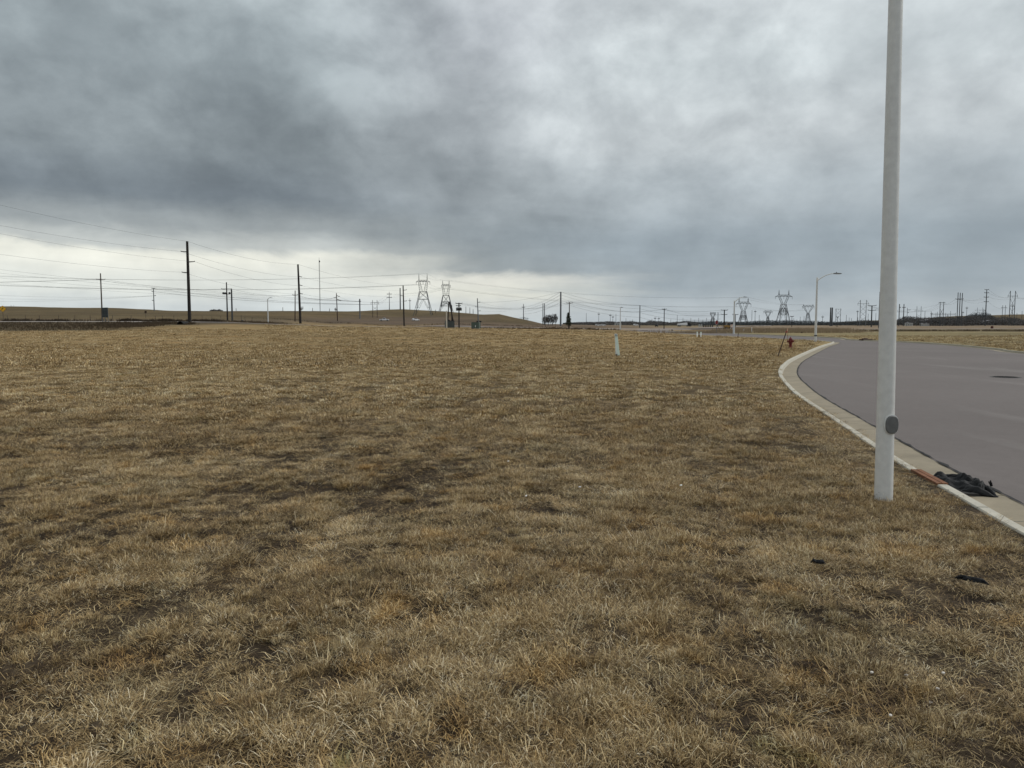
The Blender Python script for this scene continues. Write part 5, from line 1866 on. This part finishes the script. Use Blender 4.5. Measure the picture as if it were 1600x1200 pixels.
def semi():
    D = 620
    x, z = base_at(1069, D)
    root = thing('semi_truck', 'white trailer truck on the far road left of the red sign', 'truck', (x, D, z), 0.15)
    m = MB(); m.prism([(-5.5, 1.1), (-5.5, 2.2), (2.2, 3.1), (2.4, 1.1)], -1.2, 1.2); m.build('trailer', M_WHITE, root)
    m = MB(); m.prism([(2.6, 0.6), (2.6, 3.2), (3.9, 3.3), (4.5, 2.0), (5.6, 1.8), (5.7, 0.6)], -1.1, 1.1); cb = m.build('cab', M_BLACKP, root)
    m = MB(); m.prism([(3.2, 2.1), (3.2, 2.8), (3.9, 2.8), (4.2, 2.1)], -1.12, -1.105); m.build('window', M_GLASS, cb)
    for wx in (-4.6, -3.6, 2.9, 5.0):
        for q in (-1, 1):
            wheel(root, wx, q * 1.05, 0.5, 0.3)
semi()


def loader():
    D = 262
    x, z = base_at(1137.5, D)
    root = thing('wheel_loader', 'yellow construction machine beside the striped barricade', 'construction machine', (x, D, z), 0.2)
    m = MB(); m.prism([(-1.4, 0.6), (-1.4, 1.35), (-0.5, 1.45), (0.6, 1.2), (0.7, 0.6)], -0.5, 0.5); m.build('body', M_MACH, root)
    m = MB(); m.prism([(-0.55, 1.4), (-0.5, 2.2), (0.3, 2.2), (0.42, 1.2)], -0.45, 0.45); cb = m.build('cab', M_GLASS, root)
    m = MB(); m.box((-0.1, 0, 2.24), (1.0, 1.0, 0.08)); m.build('cab_roof', M_MACH, cb)
    for q in (-1, 1):
        m = MB(); m.tube((0.4, q * 0.35, 1.1), (1.45, q * 0.35, 0.45), 0.09, 0.08, 6); m.build('lift_arm', M_MACH, root)
    m = MB(); m.prism([(1.3, 0.1), (1.25, 0.75), (1.45, 0.85), (1.5, 0.35), (2.0, 0.15), (2.0, 0.05)], -0.8, 0.8); m.build('bucket', M_DKSTEEL, root)
    for wx in (-0.9, 0.55):
        for q in (-1, 1):
            wheel(root, wx, q * 0.6, 0.42, 0.3)
loader()


def barricade():
    D = 205
    x, z = base_at(1143.3, D)
    root = thing('road_barricade', 'striped road barricade left of the farther curved lamp', 'barricade', (x, D, z))
    for q in (-1, 1):
        m = MB(); m.box((q * 0.26, 0, 0.95), (0.06, 0.06, 2.1)); m.build('upright', M_WHITE, root)
    for k_, h in enumerate((0.35, 0.95, 1.5)):
        m = MB(); m.box((0, -0.05, h), (0.62, 0.03, 0.22)); bd = m.build('board', M_WHITE, root)
        m = MB()
        for q in range(3):
            m.box((-0.21 + 0.21 * q, -0.0685, h), (0.09, 0.006, 0.20))
        m.build('stripe', M_ORANGE, bd)
    m = MB(); m.box((0, -0.06, 1.9), (0.6, 0.03, 0.42)); m.build('sign_panel', M_BLACKP, root)
barricade()

# red octagonal sign
D = 152
x, z = base_at(1119.5, D)
root = thing('red_sign', 'dark red eight sided road sign in front of scrubby bushes', 'road sign', (x, D, z), 0.5)
zc = z_at(503.8, D) - z
m = MB(); m.box((0, 0.05, zc / 2), (0.08, 0.05, zc + 0.9)); m.build('post', M_GREYPOLE, root)
oct_ = [(0.45 * math.cos(math.pi / 8 + k_ * math.pi / 4), zc + 0.45 * math.sin(math.pi / 8 + k_ * math.pi / 4)) for k_ in range(8)]
oct2 = [(p_[0] * 0.93, zc + (p_[1] - zc) * 0.93) for p_ in oct_]
m = MB(); m.prism(oct_, 0.0, 0.02); m.build('border', M_WHITE, root)
m = MB(); m.prism(oct2, -0.006, -0.001); m.build('sign_face', M_HYD, root)

M_RUSTD = material('dull_brown_red', (0.085, 0.03, 0.02), 0.8)
# drums and inlets beyond the street
def drum(px_, row, mat, label, h=0.5, r=0.3, name='drum', cat='drum'):
    D = gd(row)
    x, z = base_at(px_, D)
    m = MB(); m.lathe((0, 0, -0.05), [(r, 0), (r * 1.03, 0.05), (r, h * 0.5), (r * 1.03, h * 0.55), (r * 0.95, h), (r * 0.5, h + 0.04)], 12)
    tag(m.build(name, mat, None, False, loc=(x, D, z)), label, cat)
drum(1124, 518.6, M_BLACKP, 'dark drum in the weeds below the red sign', 0.5, 0.22)
drum(1252.5, 520.2, M_WOODBR, 'dark round lump in the verge grass left of the curved lamp', 0.28, 0.20)
drum(1550, 513.2, M_RUSTD, 'reddish barrel standing in the tan field at the right', 1.0, 0.5)
drum(1133.5, 517.8, M_WOODBR, 'low brown drum in the weeds beneath the double crossarm pole', 0.3, 0.35)
# far side inlet with dark debris
p_ = gp(1350, 530.6)
m = MB(); m.box((0, 0, 0.0), (1.3, 0.35, 0.12)); m.lathe((-0.1, -0.1, 0.02), [(0.35, 0), (0.3, 0.10), (0.1, 0.16)], 9); m.box((0.8, 0, 0.02), (0.5, 0.2, 0.1), 0.3)
tag(m.build('debris_heap', material('dark_rust_debris', (0.06, 0.025, 0.018), 0.9), None, False, loc=(p_[0], p_[1] - 0.4, 0.0)), 'small dark rusty heap on the far kerb of the street', 'debris')

# row of black and white bollards left of the red sign
for i in range(7):
    px_ = 1092.5 + i * 3.45
    D = 480
    x, z = base_at(px_, D)
    m = MB(); m.box((0, 0, 0.8), (0.75, 0.7, 1.7)); m.box((0, 0, 1.72), (0.85, 0.8, 0.12))
    tag(m.build('equipment_box', M_BLDG if i < 2 else M_DKSTEEL, None, False, loc=(x, D, z)), ('pale' if i < 2 else 'dark') + ' box of the row of small boxes left of the red sign', 'equipment box',
        'pale boxes in the row' if i < 2 else 'dark boxes in the row')


def gantry(px0, px1, D, row, n_, label, base_h=3.0):
    x0, z0 = base_at(px0, D)
    x1, _ = base_at(px1, D)
    root = thing('substation_gantry', label, 'substation', ((x0 + x1) / 2, D, z0))
    hw = (x1 - x0) / 2
    zb = z_at(row, D) - z0
    for i in range(n_):
        q = -hw + 2 * hw * i / (n_ - 1)
        m = MB(); m.tube((q, 0, -0.3), (q, 0, zb + (3.0 if i % 2 == 0 else 1.2)), 0.22, 0.15, 5); m.build('column', M_DKSTEEL, root)
    for dz in (0, -1.0):
        m = MB(); m.tube((-hw, 0, zb + dz), (hw, 0, zb + dz), 0.16, 0.16, 5); m.build('busbar', M_DKSTEEL, root)
gantry(1067, 1116, 760, 501.5, 9, 'long low substation gantry with a row of columns left of the red sign')
gantry(1454, 1492, 820, 490.5, 6, 'low substation gantry above the right tree belt left of three tall poles')
gantry(1340, 1357, 760, 500.5, 4, 'short substation gantry at the foot of the tall braced H structure')


def shed(px_, D, w_, d_, h, mat, label, rz=0.1, name='distant_building'):
    x, z = base_at(px_, D)
    root = thing(name, label, 'building', (x, D, z), rz)
    m = MB(); m.box((0, 0, h / 2 - 0.3), (w_, d_, h + 0.6)); m.build('wall', mat, root)
    m = MB(); m.prism([(-w_ / 2 - 0.3, h), (w_ / 2 + 0.3, h), (w_ / 2 * 0.2, h + h * 0.28), (-w_ / 2 * 0.2, h + h * 0.28)], -d_ / 2 - 0.3, d_ / 2 + 0.3); m.build('roof', M_ROOF, root)
    for i in range(3):
        m = MB(); m.box((-w_ * 0.3 + i * w_ * 0.3, -d_ / 2 - 0.03, h * 0.45), (w_ * 0.14, 0.05, h * 0.4)); m.build('door' if i == 1 else 'window', M_BLDGD, root)
shed(1442, 820, 4.4, 4, 2.6, M_BLDG, 'small pale shed at the left end of the right tree belt')
shed(1447.5, 830, 3.8, 4, 2.6, M_BLDG, 'second small pale shed just right of the first one')
shed(1420, 900, 7, 5, 3.6, M_BLDG, 'low grey shed in the trees right of the near lamp post')
shed(1452, 1040, 24, 12, 7, M_BLDGD, 'large blue grey hall behind the small pale sheds')
shed(1545, 1040, 18, 10, 6, M_BLDGD, 'dark grey hall behind the pole with four pairs of arms')
shed(1197, 1350, 130, 20, 3.5, M_BLDGD, 'long low slate building in the tree belt between two Y shaped pylons')
shed(965.5, 900, 7, 5, 3, M_BLDG, 'small pale building in the dark tree belt behind the straight street lamp')

# ================================================================== TREES
def bare_tree(px_, D, top, spread, label, mat=None, seed=1, lean=0.0, levels=5, name='bare_tree', group=None, thick=0.055, fill=None):
    rnd = random.Random(seed)
    x, z = base_at(px_, D)
    h = z_at(top, D) - z
    root = thing(name, label, 'tree', (x, D, z), 0, group)
    trunk, crown = MB(), MB()
    tips = []
    def grow(p, d, l_, r_, lev):
        mb = trunk if lev == 0 else crown
        q = p + d * l_
        mb.tube(p, q, r_, r_ * 0.65, 5 if lev < 2 else 3, False)
        if lev >= levels:
            return
        for _ in range(rnd.choice((3, 3, 4))):
            nd = (d + Vector((rnd.uniform(-1, 1) * spread, rnd.uniform(-1, 1) * spread, rnd.uniform(-0.15, 0.55)))).normalized()
            grow(p + d * l_ * rnd.uniform(0.55, 1.0), nd, l_ * rnd.uniform(0.60, 0.82), r_ * 0.58, lev + 1)
    grow(Vector((0, 0, -0.2)), Vector((lean, 0, 1)).normalized(), h * 0.30, h * thick * 0.5, 0)
    if fill:
        rx_, x_off = fill[0] * D / F, fill[1] * D / F
        n_f = fill[2]
        for i in range(n_f):
            a = rnd.uniform(0, 2 * math.pi); u = rnd.uniform(-1, 1)
            q = rnd.uniform(0.35, 1.0) ** 0.5
            rr2 = math.sqrt(max(0, 1 - u * u)) * q
            lump = 0.8 + 0.35 * math.sin(a * 3 + seed) * math.sin(u * 4 + seed)
            p = Vector((x_off * (0.5 + 0.5 * u) + rr2 * rx_ * math.cos(a) * lump, rr2 * rx_ * math.sin(a) * lump, h * (0.50 + 0.46 * u * q * lump)))
            d = (p - Vector((0, 0, h * 0.1))).normalized() + Vector((rnd.uniform(-.5, .5), rnd.uniform(-.5, .5), rnd.uniform(-.3, .5)))
            d = d.normalized() * rnd.uniform(0.12, 0.22) * h
            e = d.cross(Vector((rnd.uniform(-1, 1), rnd.uniform(-1, 1), rnd.uniform(-1, 1)))).normalized() * (0.008 * h)
            crown.add([p - e, p + e, p + d * 0.6], [(0, 1, 2)])
    trunk.build('trunk', mat or M_BARK, root)
    crown.build('crown', mat or M_BARK, root)
    return root
TG = 'bare trees of the clump by the two close poles'
bare_tree(852.0, 470, 491.5, 0.75, 'bushy bare tree directly beside the two close plain poles', seed=4, levels=5, group=TG, thick=0.07, fill=(6, 0, 800))
bare_tree(857.0, 474, 490.0, 0.7, 'densest bare tree in the middle of the clump', seed=9, levels=5, group=TG, thick=0.07, mat=M_TWIGS, fill=(6, 1, 1300))
bare_tree(862.5, 468, 488.5, 0.6, 'tallest wind bent bare tree at the right of the clump', seed=12, levels=5, lean=0.3, group=TG, thick=0.07, mat=M_TWIGS, fill=(5, 5, 1000))
bare_tree(867.5, 480, 491, 0.6, 'thin sparse bare tree at the right edge of the clump', seed=22, levels=4, group=TG, lean=0.25, fill=(2.5, 3, 250))
bare_tree(471.5, 700, 477.8, 0.8, 'small feathery bare tree behind the black leaning pole', seed=31, levels=5, fill=(2.6, 1, 350))
bare_tree(524.5, 720, 479.5, 0.8, 'small feathery bare tree behind the bracket arm pole', seed=35, levels=5, fill=(2.4, 0, 350))
bare_tree(17.5, 720, 475.5, 0.6, 'left one of two faint bare trees on the hill crest above the yellow sign', seed=38, levels=4, group='faint trees on the hill crest')
bare_tree(21.5, 725, 475.8, 0.6, 'right one of two faint bare trees on the hill crest above the yellow sign', seed=39, levels=4, group='faint trees on the hill crest')
bare_tree(1125.0, 170, 495.5, 0.9, 'scrubby leafless sapling behind the red sign', seed=51, levels=5, thick=0.03)
for k_, (px_, tp) in enumerate(((814.5, 495.5), (819, 494.8), (823.5, 496))):
    bare_tree(px_, 610, tp, 1.0, ['left', 'middle', 'right'][k_] + ' one of three round dark bushes at the end of the brown hill', seed=60 + k_, levels=4, fill=(3.5, 0, 900), name='round_bush', group='bushes at the end of the hill', mat=M_TWIGS)


def conifer(px_, D, top, label):
    rnd = random.Random(77)
    x, z = base_at(px_, D)
    h = z_at(top, D) - z
    root = thing('evergreen_tree', label, 'tree', (x, D, z))
    m = MB(); m.tube((0, 0, -0.2), (0.05, 0, h), 0.13, 0.02, 7); m.build('trunk', M_BARK, root)
    f = MB()
    nt_ = 16
    for i in range(nt_):
        t = i / nt_
        zb = h * (0.24 + 0.74 * t)
        R_ = (1 - t) ** 0.8 * h * 0.24 * rnd.uniform(0.55, 1.15) + 0.1
        nb = rnd.randint(6, 9)
        for b_ in range(nb):
            a = 2 * math.pi * (b_ + rnd.random()) / nb
            if rnd.random() < 0.25:
                continue
            rr_ = R_ * rnd.uniform(0.5, 1.2)
            end = Vector((math.cos(a) * rr_, math.sin(a) * rr_, zb - rr_ * 0.22))
            st_ = Vector((0, 0, zb))
            f.tube(st_, end, 0.03, 0.01, 3, False)
            for s_i in range(34):
                u = rnd.uniform(0.25, 1.02)
                p_ = st_.lerp(end, u)
                d = Vector((rnd.uniform(-1, 1), rnd.uniform(-1, 1), rnd.uniform(-0.5, 0.6))).normalized() * rnd.uniform(0.18, 0.36)
                e2 = Vector((rnd.uniform(-1, 1), rnd.uniform(-1, 1), rnd.uniform(-1, 1))).normalized() * 0.09
                f.add([p_ - e2, p_ + e2, p_ + d], [(0, 1, 2)])
    f.build('crown', M_NEEDLE, root)
conifer(888.0, 222, 487.5, 'small ragged evergreen at the far edge of the field, a pole rising from it')


def tree_belt(name, keys, D0, D1, n_, mat, label, size=1.0, seed=3, trunks=True):
    """keys: (px, top row) outline; a wood far away that reads as one mass"""
    rnd = np.random.RandomState(seed)
    kx = np.array([k_[0] for k_ in keys], float)
    ky = np.array([k_[1] for k_ in keys], float)
    px_ = rnd.uniform(kx[0], kx[-1], n_)
    D = rnd.uniform(D0, D1, n_)
    x = (px_ - 800) / F * D
    gzv = macro(x, D)
    tops = np.interp(px_, kx, ky)
    # crowns: clumpy height
    lump = fbm(x, D, 0.09, 3, seed)
    ztop = H + (HOR - tops) / F * D
    hh = np.maximum((ztop - gzv) * (0.62 + 0.62 * lump), 0.8)
    t = rnd.uniform(0, 1, n_) ** 0.8
    zc = gzv + hh * t
    s = size * rnd.uniform(0.35, 1.0, n_) * (1.1 - 0.6 * t)
    d = rnd.normal(size=(n_, 3)); d /= np.linalg.norm(d, axis=1)[:, None]
    e = rnd.normal(size=(n_, 3)); e -= d * (e * d).sum(1)[:, None]; e /= np.linalg.norm(e, axis=1)[:, None]
    c_ = np.c_[x, D, zc]
    v = np.empty((n_ * 3, 3))
    v[0::3] = c_ - e * (s * 0.35)[:, None]
    v[1::3] = c_ + e * (s * 0.35)[:, None]
    v[2::3] = c_ + d * (s * 1.5)[:, None]
    me = bpy.data.meshes.new(name)
    me.vertices.add(len(v)); me.vertices.foreach_set('co', v.ravel())
    me.loops.add(len(v)); me.loops.foreach_set('vertex_index', np.arange(len(v), dtype=np.int32))
    me.polygons.add(n_); me.polygons.foreach_set('loop_start', (np.arange(n_) * 3).astype(np.int32))
    me.update(calc_edges=True)
    me.materials.append(mat)
    o = link(name, me)
    return stuff(o, label, 'trees')


tree_belt('distant_tree_belt', [(880, 505), (905, 503.5), (930, 503), (950, 502), (962, 503), (985, 501.5), (995, 503), (1008, 503.5), (1014, 500.5), (1024, 502.5), (1032, 501.5), (1045, 504), (1068, 502), (1090, 503)],
          1000, 1200, 26000, M_TWIGS, 'dark low belt of bare trees along the middle of the horizon', 1.7, 3)
tree_belt('distant_tree_belt', [(1090, 503), (1110, 501.5), (1130, 502.5), (1165, 502.5), (1180, 501), (1230, 500), (1270, 501.5), (1300, 503), (1345, 500.5), (1375, 501.5), (1400, 501.5)],
          1150, 1330, 24000, M_EVERG, 'bluish dark tree belt along the horizon beneath the Y shaped pylons', 1.9, 5)
tree_belt('distant_tree_belt', [(1398, 500), (1410, 495), (1425, 494), (1440, 496.5), (1470, 495), (1500, 494), (1530, 494), (1560, 495), (1582, 496), (1596, 499), (1640, 500), (1750, 500)],
          1010, 1140, 42000, M_TWIGS, 'tall dark leafless wood behind the poles at the right', 2.1, 7)
tree_belt('distant_tree_belt', [(1504, 495), (1512, 490.5), (1520, 489), (1527, 488.5), (1534, 487.5), (1540, 489), (1546, 493), (1552, 496)],
          1150, 1200, 9000, M_EVERG, 'dark evergreen wood on the hillock behind the four arm pole', 2.0, 8)
tree_belt('distant_tree_belt', [(330, 484.6), (337, 483.0), (341, 484.5), (345, 483.0), (350, 485.4)], 760, 790, 900, M_TWIGS, 'small dark tuft of trees on the hill crest left of the transformer pole', 1.2, 9)


# weeds and scrub: masses of thin stalks
def scrub(name, spots, n_per, mat, label, h=(0.5, 1.3), size=0.12, seed=1):
    rnd = np.random.RandomState(seed)
    V, Fq = [], []
    for (px0, px1, D0, D1) in spots:
        n_ = n_per
        px_ = rnd.uniform(px0, px1, n_) + rnd.normal(0, (px1 - px0) * 0.07, n_)
        D = rnd.uniform(D0, D1, n_) + rnd.normal(0, (D1 - D0) * 0.08, n_)
        px_ = np.where(fbm(px_, D, 0.16, 3, seed + 4) + rnd.uniform(-.28, .28, n_) > 0.46, px_, px_ + 9000)
        px_, D = px_[px_ < 5000], D[px_ < 5000]
        n_ = len(px_)
        x = (px_ - 800) / F * D
        zg = ground(x, D)
        lump = 0.4 + 1.1 * fbm(x, D, 0.35, 3, seed)
        hh = rnd.uniform(h[0], h[1], n_) * lump
        lx = rnd.normal(0, 0.25, n_) * hh
        w_ = size * rnd.uniform(0.5, 1.2, n_)
        b = sum(len(v_) for v_ in V)
        v = np.empty((n_ * 3, 3))
        v[0::3] = np.c_[x - w_ / 2, D, zg - 0.05]
        v[1::3] = np.c_[x + w_ / 2, D + rnd.uniform(-.05, .05, n_), zg - 0.05]
        v[2::3] = np.c_[x + lx, D + rnd.normal(0, 0.1, n_), zg + hh]
        V.append(v)
    v = np.concatenate(V)
    n_ = len(v) // 3
    me = bpy.data.meshes.new(name)
    me.vertices.add(len(v)); me.vertices.foreach_set('co', v.ravel())
    me.loops.add(len(v)); me.loops.foreach_set('vertex_index', np.arange(len(v), dtype=np.int32))
    me.polygons.add(n_); me.polygons.foreach_set('loop_start', (np.arange(n_) * 3).astype(np.int32))
    me.update(calc_edges=True)
    me.materials.append(mat)
    return stuff(link(name, me), label, 'weeds')


scrub('roadside_weeds', [(-40, 45, 184, 187), (60, 105, 184, 187), (192, 206, 184, 187), (210, 232, 184, 187), (296, 345, 188, 196), (238, 290, 184, 188), (0, 300, 184, 192)], 1500, M_DKBUSH,
      'dark ragged weeds lining the hill road', (0.15, 0.75), 0.14, 4)
scrub('bank_weeds', [(-60, 190, 134, 160), (150, 250, 140, 160), (230, 300, 152, 162), (300, 440, 192, 212)], 5000, M_BUSH, 'dead brown weeds on the ditch bank', (0.2, 0.6), 0.12, 5)
scrub('dirt_scrub', [(430, 860, 330, 352), (860, 930, 232, 240), (770, 1030, 206, 212)], 1500, M_BUSH, 'low brown scrub at the far edge of the field', (0.15, 0.55), 0.25, 6)
scrub('reeds', [(1050, 1330, 150, 166), (1140, 1320, 200, 260)], 8000, material('pale_reeds', (0.27, 0.205, 0.13), 0.9, var=0.2, scale=0.5), 'pale dead reeds in the strip beyond the far street', (0.35, 0.95), 0.10, 8)
scrub('ditch_weeds', [(1340, 1720, 186, 200)], 4500, M_BUSH, 'dark line of weeds across the tan field at the right', (0.15, 0.45), 0.2, 9)

# ================================================================== GRASS
def blade_patch(name, n_, rad, h_lo, h_hi, lean_lo, lean_hi, width, seed, flat=0.0, clump=True, curl=0.5, toff=0.0):
    rnd = np.random.RandomState(seed)
    V, Fa, tone = [], [], []
    for i in range(n_):
        a = rnd.uniform(0, 2 * math.pi)
        r_ = rad * math.sqrt(rnd.rand()) * (1 if not clump else rnd.rand() ** 0.35)
        bx, by = r_ * math.cos(a), r_ * math.sin(a)
        # outward lean with scatter
        da = a + rnd.normal(0, 0.9)
        L_ = rnd.uniform(h_lo, h_hi) * (1.15 - 0.5 * r_ / rad if clump else 1.0)
        ln = rnd.uniform(lean_lo, lean_hi)
        if rnd.rand() < flat:
            ln = rnd.uniform(1.25, 1.52)
            L_ *= 1.5
        w_ = width * rnd.uniform(0.6, 1.3)
        d1 = Vector((math.cos(da) * math.sin(ln * 0.7), math.sin(da) * math.sin(ln * 0.7), math.cos(ln * 0.7)))
        ln2 = min(ln * 1.0 + rnd.uniform(0.1, curl) * 1.6, 1.9)
        da2 = da + rnd.normal(0, 0.5)
        d2 = Vector((math.cos(da2) * math.sin(ln2), math.sin(da2) * math.sin(ln2), math.cos(ln2)))
        sd_ = Vector((-math.sin(da + rnd.normal(0, 0.6)), math.cos(da), 0)) * (w_ / 2)
        p0 = Vector((bx, by, -0.01 + (0.02 * rnd.rand() if ln > 1.2 else 0)))
        p1 = p0 + d1 * L_ * 0.5
        p2 = p1 + d2 * L_ * 0.5
        if p2.z < 0.004:
            p2.z = 0.004 + 0.01 * rnd.rand()
        b = len(V)
        V += [p0 - sd_, p0 + sd_, p1 - sd_ * 0.85, p1 + sd_ * 0.85, p2]
        Fa += [(b, b + 1, b + 3, b + 2), (b + 2, b + 3, b + 4)]
        tn = min(1.0, max(0.0, rnd.beta(1.35, 1.5) + (0.12 if ln > 1.2 else 0) + toff))
        tone += [tn] * 5
    me = mesh_from(name, V, Fa, M_GRASS)
    at_ = me.attributes.new('tone', 'FLOAT', 'POINT')
    at_.data.foreach_set('value', tone)
    ob = bpy.data.objects.new(name, me)
    return ob


pc_ = bpy.data.collections.new('grass_patch_sources')       # only a source for the geometry nodes, not linked to the scene
kinds = []
for s_ in range(4):      # 0-3 tussocks
    kinds.append(blade_patch('tuft_%02d' % len(kinds), 200, 0.068, 0.028, 0.058, 0.10, 1.15, 0.0020, 100 + s_))
for s_ in range(4):      # 4-7 matted, low, tangled
    kinds.append(blade_patch('tuft_%02d' % len(kinds), 170, 0.12, 0.025, 0.065, 0.7, 1.50, 0.0020, 200 + s_, 0.45, False, 0.9))
for s_ in range(3):      # 8-10 long pale fallen stalks
    kinds.append(blade_patch('tuft_%02d' % len(kinds), 18, 0.12, 0.06, 0.125, 1.15, 1.5, 0.0019, 300 + s_, 0.7, False, 0.6))
for s_ in range(3):      # 11-13 coarse patches for the middle distance
    kinds.append(blade_patch('tuft_%02d' % len(kinds), 110, 0.17, 0.03, 0.068, 0.2, 1.25, 0.0065, 400 + s_, 0.2, False, 0.7))
for s_ in range(2):      # 14-15 coarser, far
    kinds.append(blade_patch('tuft_%02d' % len(kinds), 60, 0.34, 0.04, 0.10, 0.2, 1.15, 0.017, 500 + s_, 0.1, False, 0.7))
for s_ in range(3):      # 16-18 flat thatch
    kinds.append(blade_patch('tuft_%02d' % len(kinds), 130, 0.16, 0.03, 0.09, 1.25, 1.62, 0.0024, 600 + s_, 0.0, False, 0.25, -0.38))
for ob in kinds:
    pc_.objects.link(ob)


def field_points(y0, y1, dens, choose, sc_rng, seed, thr, edge=0.05):
    rnd = np.random.RandomState(seed)
    half = 0.74
    area = half * (y1 ** 2 - y0 ** 2)
    n_ = int(area * dens)
    yy = np.sqrt(rnd.uniform(y0 ** 2, y1 ** 2, n_))
    xx = rnd.uniform(-half, half, n_) * yy + rnd.uniform(-0.8, 0.8, n_)
    clump = 0.78 * hummock(xx, yy) + 0.22 * fbm(xx, yy, 0.6, 3, 72)
    keep = (clump + rnd.uniform(-0.05, 0.05, n_)) > thr
    # thin grass in the rut
    rx = xx - (-1.33 + (yy - 7.6) * 0.20) + 0.10 * (vnoise(yy * 0.9, yy * 0 + 2.0, 8) - 0.5)
    keep &= ~((np.abs(rx) < 0.13) & (yy > 4) & (yy < 15) & (rnd.rand(n_) < 0.55 * vnoise(xx * 1.5, yy * 1.5, 3) + 0.25))
    keep &= (yy < 112) | ((yy < 205) & (xx < 28) & (xx > -0.32 * yy)) | ((yy < 118) & (xx < 28))
    xx, yy, clump = xx[keep], yy[keep], clump[keep]
    ins = inside(xx, yy, POLY)
    d = dist_edges(xx, yy, 3)
    ok = (~ins) & (d > edge)
    # keep clear of the lamp pole
    ok &= np.hypot(xx - xn, yy - Dn) > 0.085
    xx, yy, clump, d = xx[ok], yy[ok], clump[ok], d[ok]
    zz = ground(xx, yy)
    n_ = len(xx)
    idx = choose(rnd, clump, n_, xx, yy)
    sc_ = rnd.uniform(sc_rng[0], sc_rng[1], n_)
    hs = sc_ * (0.50 + 1.05 * np.clip((clump - 0.46) / 0.15, 0, 1) * rnd.uniform(0.6, 1.1, n_))
    hs *= np.clip(0.55 + d * 0.9, 0.55, 1.0)
    scl = np.c_[sc_, sc_, hs]
    rot_ = np.c_[rnd.normal(0, 0.10, n_), rnd.normal(0, 0.10, n_), rnd.uniform(0, 6.283, n_)]
    return np.c_[xx, yy, zz - 0.004], idx, rot_, scl


def ch_near(rnd, clump, n_, x, y):
    r_ = rnd.rand(n_)
    idx = rnd.randint(4, 8, n_)
    tus = 0.5 * fbm(x, y, 0.8, 3, 90) + 0.5 * clump
    idx = np.where((tus > 0.515) & (r_ < 0.75), rnd.randint(0, 4, n_), idx)
    idx = np.where(r_ > 0.94, rnd.randint(8, 11, n_), idx)
    return idx


def ch_mid(rnd, clump, n_, x, y):
    idx = rnd.randint(11, 14, n_)
    return np.where(rnd.rand(n_) > 0.9, rnd.randint(8, 11, n_), idx)


def ch_thatch(rnd, clump, n_, x, y):
    return rnd.randint(16, 19, n_)


def ch_far(rnd, clump, n_, x, y):
    return rnd.randint(14, 16, n_)


sets = [field_points(1.6, 9.5, 60, ch_thatch, (0.8, 1.3), 21, -1.0, 0.02),
        field_points(9.5, 16, 30, ch_thatch, (1.2, 1.9), 22, -1.0, 0.02),
        field_points(1.6, 9.5, 215, ch_near, (0.75, 1.25), 1, 0.475, 0.0),
        field_points(9.5, 15, 120, ch_near, (0.85, 1.35), 2, 0.478, 0.0),
        field_points(13, 30, 42, ch_mid, (0.9, 1.35), 3, 0.492, 0.05),
        field_points(28, 62, 9.0, ch_far, (0.9, 1.3), 4, 0.49, 0.25),
        field_points(60, 110, 1.6, ch_far, (1.1, 1.7), 5, 0.46, 0.6),
        field_points(108, 190, 0.45, ch_far, (1.6, 2.6), 6, 0.46, 0.8)]
co = np.concatenate([s_[0] for s_ in sets])
idx = np.concatenate([s_[1] for s_ in sets])
rot_ = np.concatenate([s_[2] for s_ in sets])
scl = np.concatenate([s_[3] for s_ in sets])
print('grass instances', len(co))
me = bpy.data.meshes.new('dry_grass')
me.vertices.add(len(co))
me.vertices.foreach_set('co', co.ravel())
a = me.attributes.new('pick', 'INT', 'POINT'); a.data.foreach_set('value', idx.astype(np.int32))
a = me.attributes.new('turn', 'FLOAT_VECTOR', 'POINT'); a.data.foreach_set('vector', rot_.ravel())
a = me.attributes.new('size', 'FLOAT_VECTOR', 'POINT'); a.data.foreach_set('vector', scl.ravel())
me.update()
go = link('dry_grass', me)
stuff(go, 'short dry straw coloured grass with tussocks covering the whole near field', 'grass')
ng = bpy.data.node_groups.new('grass_scatter', 'GeometryNodeTree')
ng.interface.new_socket('Geometry', in_out='INPUT', socket_type='NodeSocketGeometry')
ng.interface.new_socket('Geometry', in_out='OUTPUT', socket_type='NodeSocketGeometry')
gi = ng.nodes.new('NodeGroupInput'); gq = ng.nodes.new('NodeGroupOutput')
ci = ng.nodes.new('GeometryNodeCollectionInfo')
ci.inputs['Collection'].default_value = pc_
ci.inputs['Separate Children'].default_value = True
ci.inputs['Reset Children'].default_value = True
iop = ng.nodes.new('GeometryNodeInstanceOnPoints')
iop.inputs['Pick Instance'].default_value = True
def named(nm, ty):
    n_ = ng.nodes.new('GeometryNodeInputNamedAttribute')
    n_.data_type = ty
    n_.inputs['Name'].default_value = nm
    return n_.outputs[0]
e2r = ng.nodes.new('FunctionNodeEulerToRotation')
ng.links.new(gi.outputs[0], iop.inputs['Points'])
ng.links.new(ci.outputs[0], iop.inputs['Instance'])
ng.links.new(named('pick', 'INT'), iop.inputs['Instance Index'])
ng.links.new(named('turn', 'FLOAT_VECTOR'), e2r.inputs[0])
ng.links.new(e2r.outputs[0], iop.inputs['Rotation'])
ng.links.new(named('size', 'FLOAT_VECTOR'), iop.inputs['Scale'])
ng.links.new(iop.outputs[0], gq.inputs[0])
md = go.modifiers.new('scatter', 'NODES')
md.node_group = ng
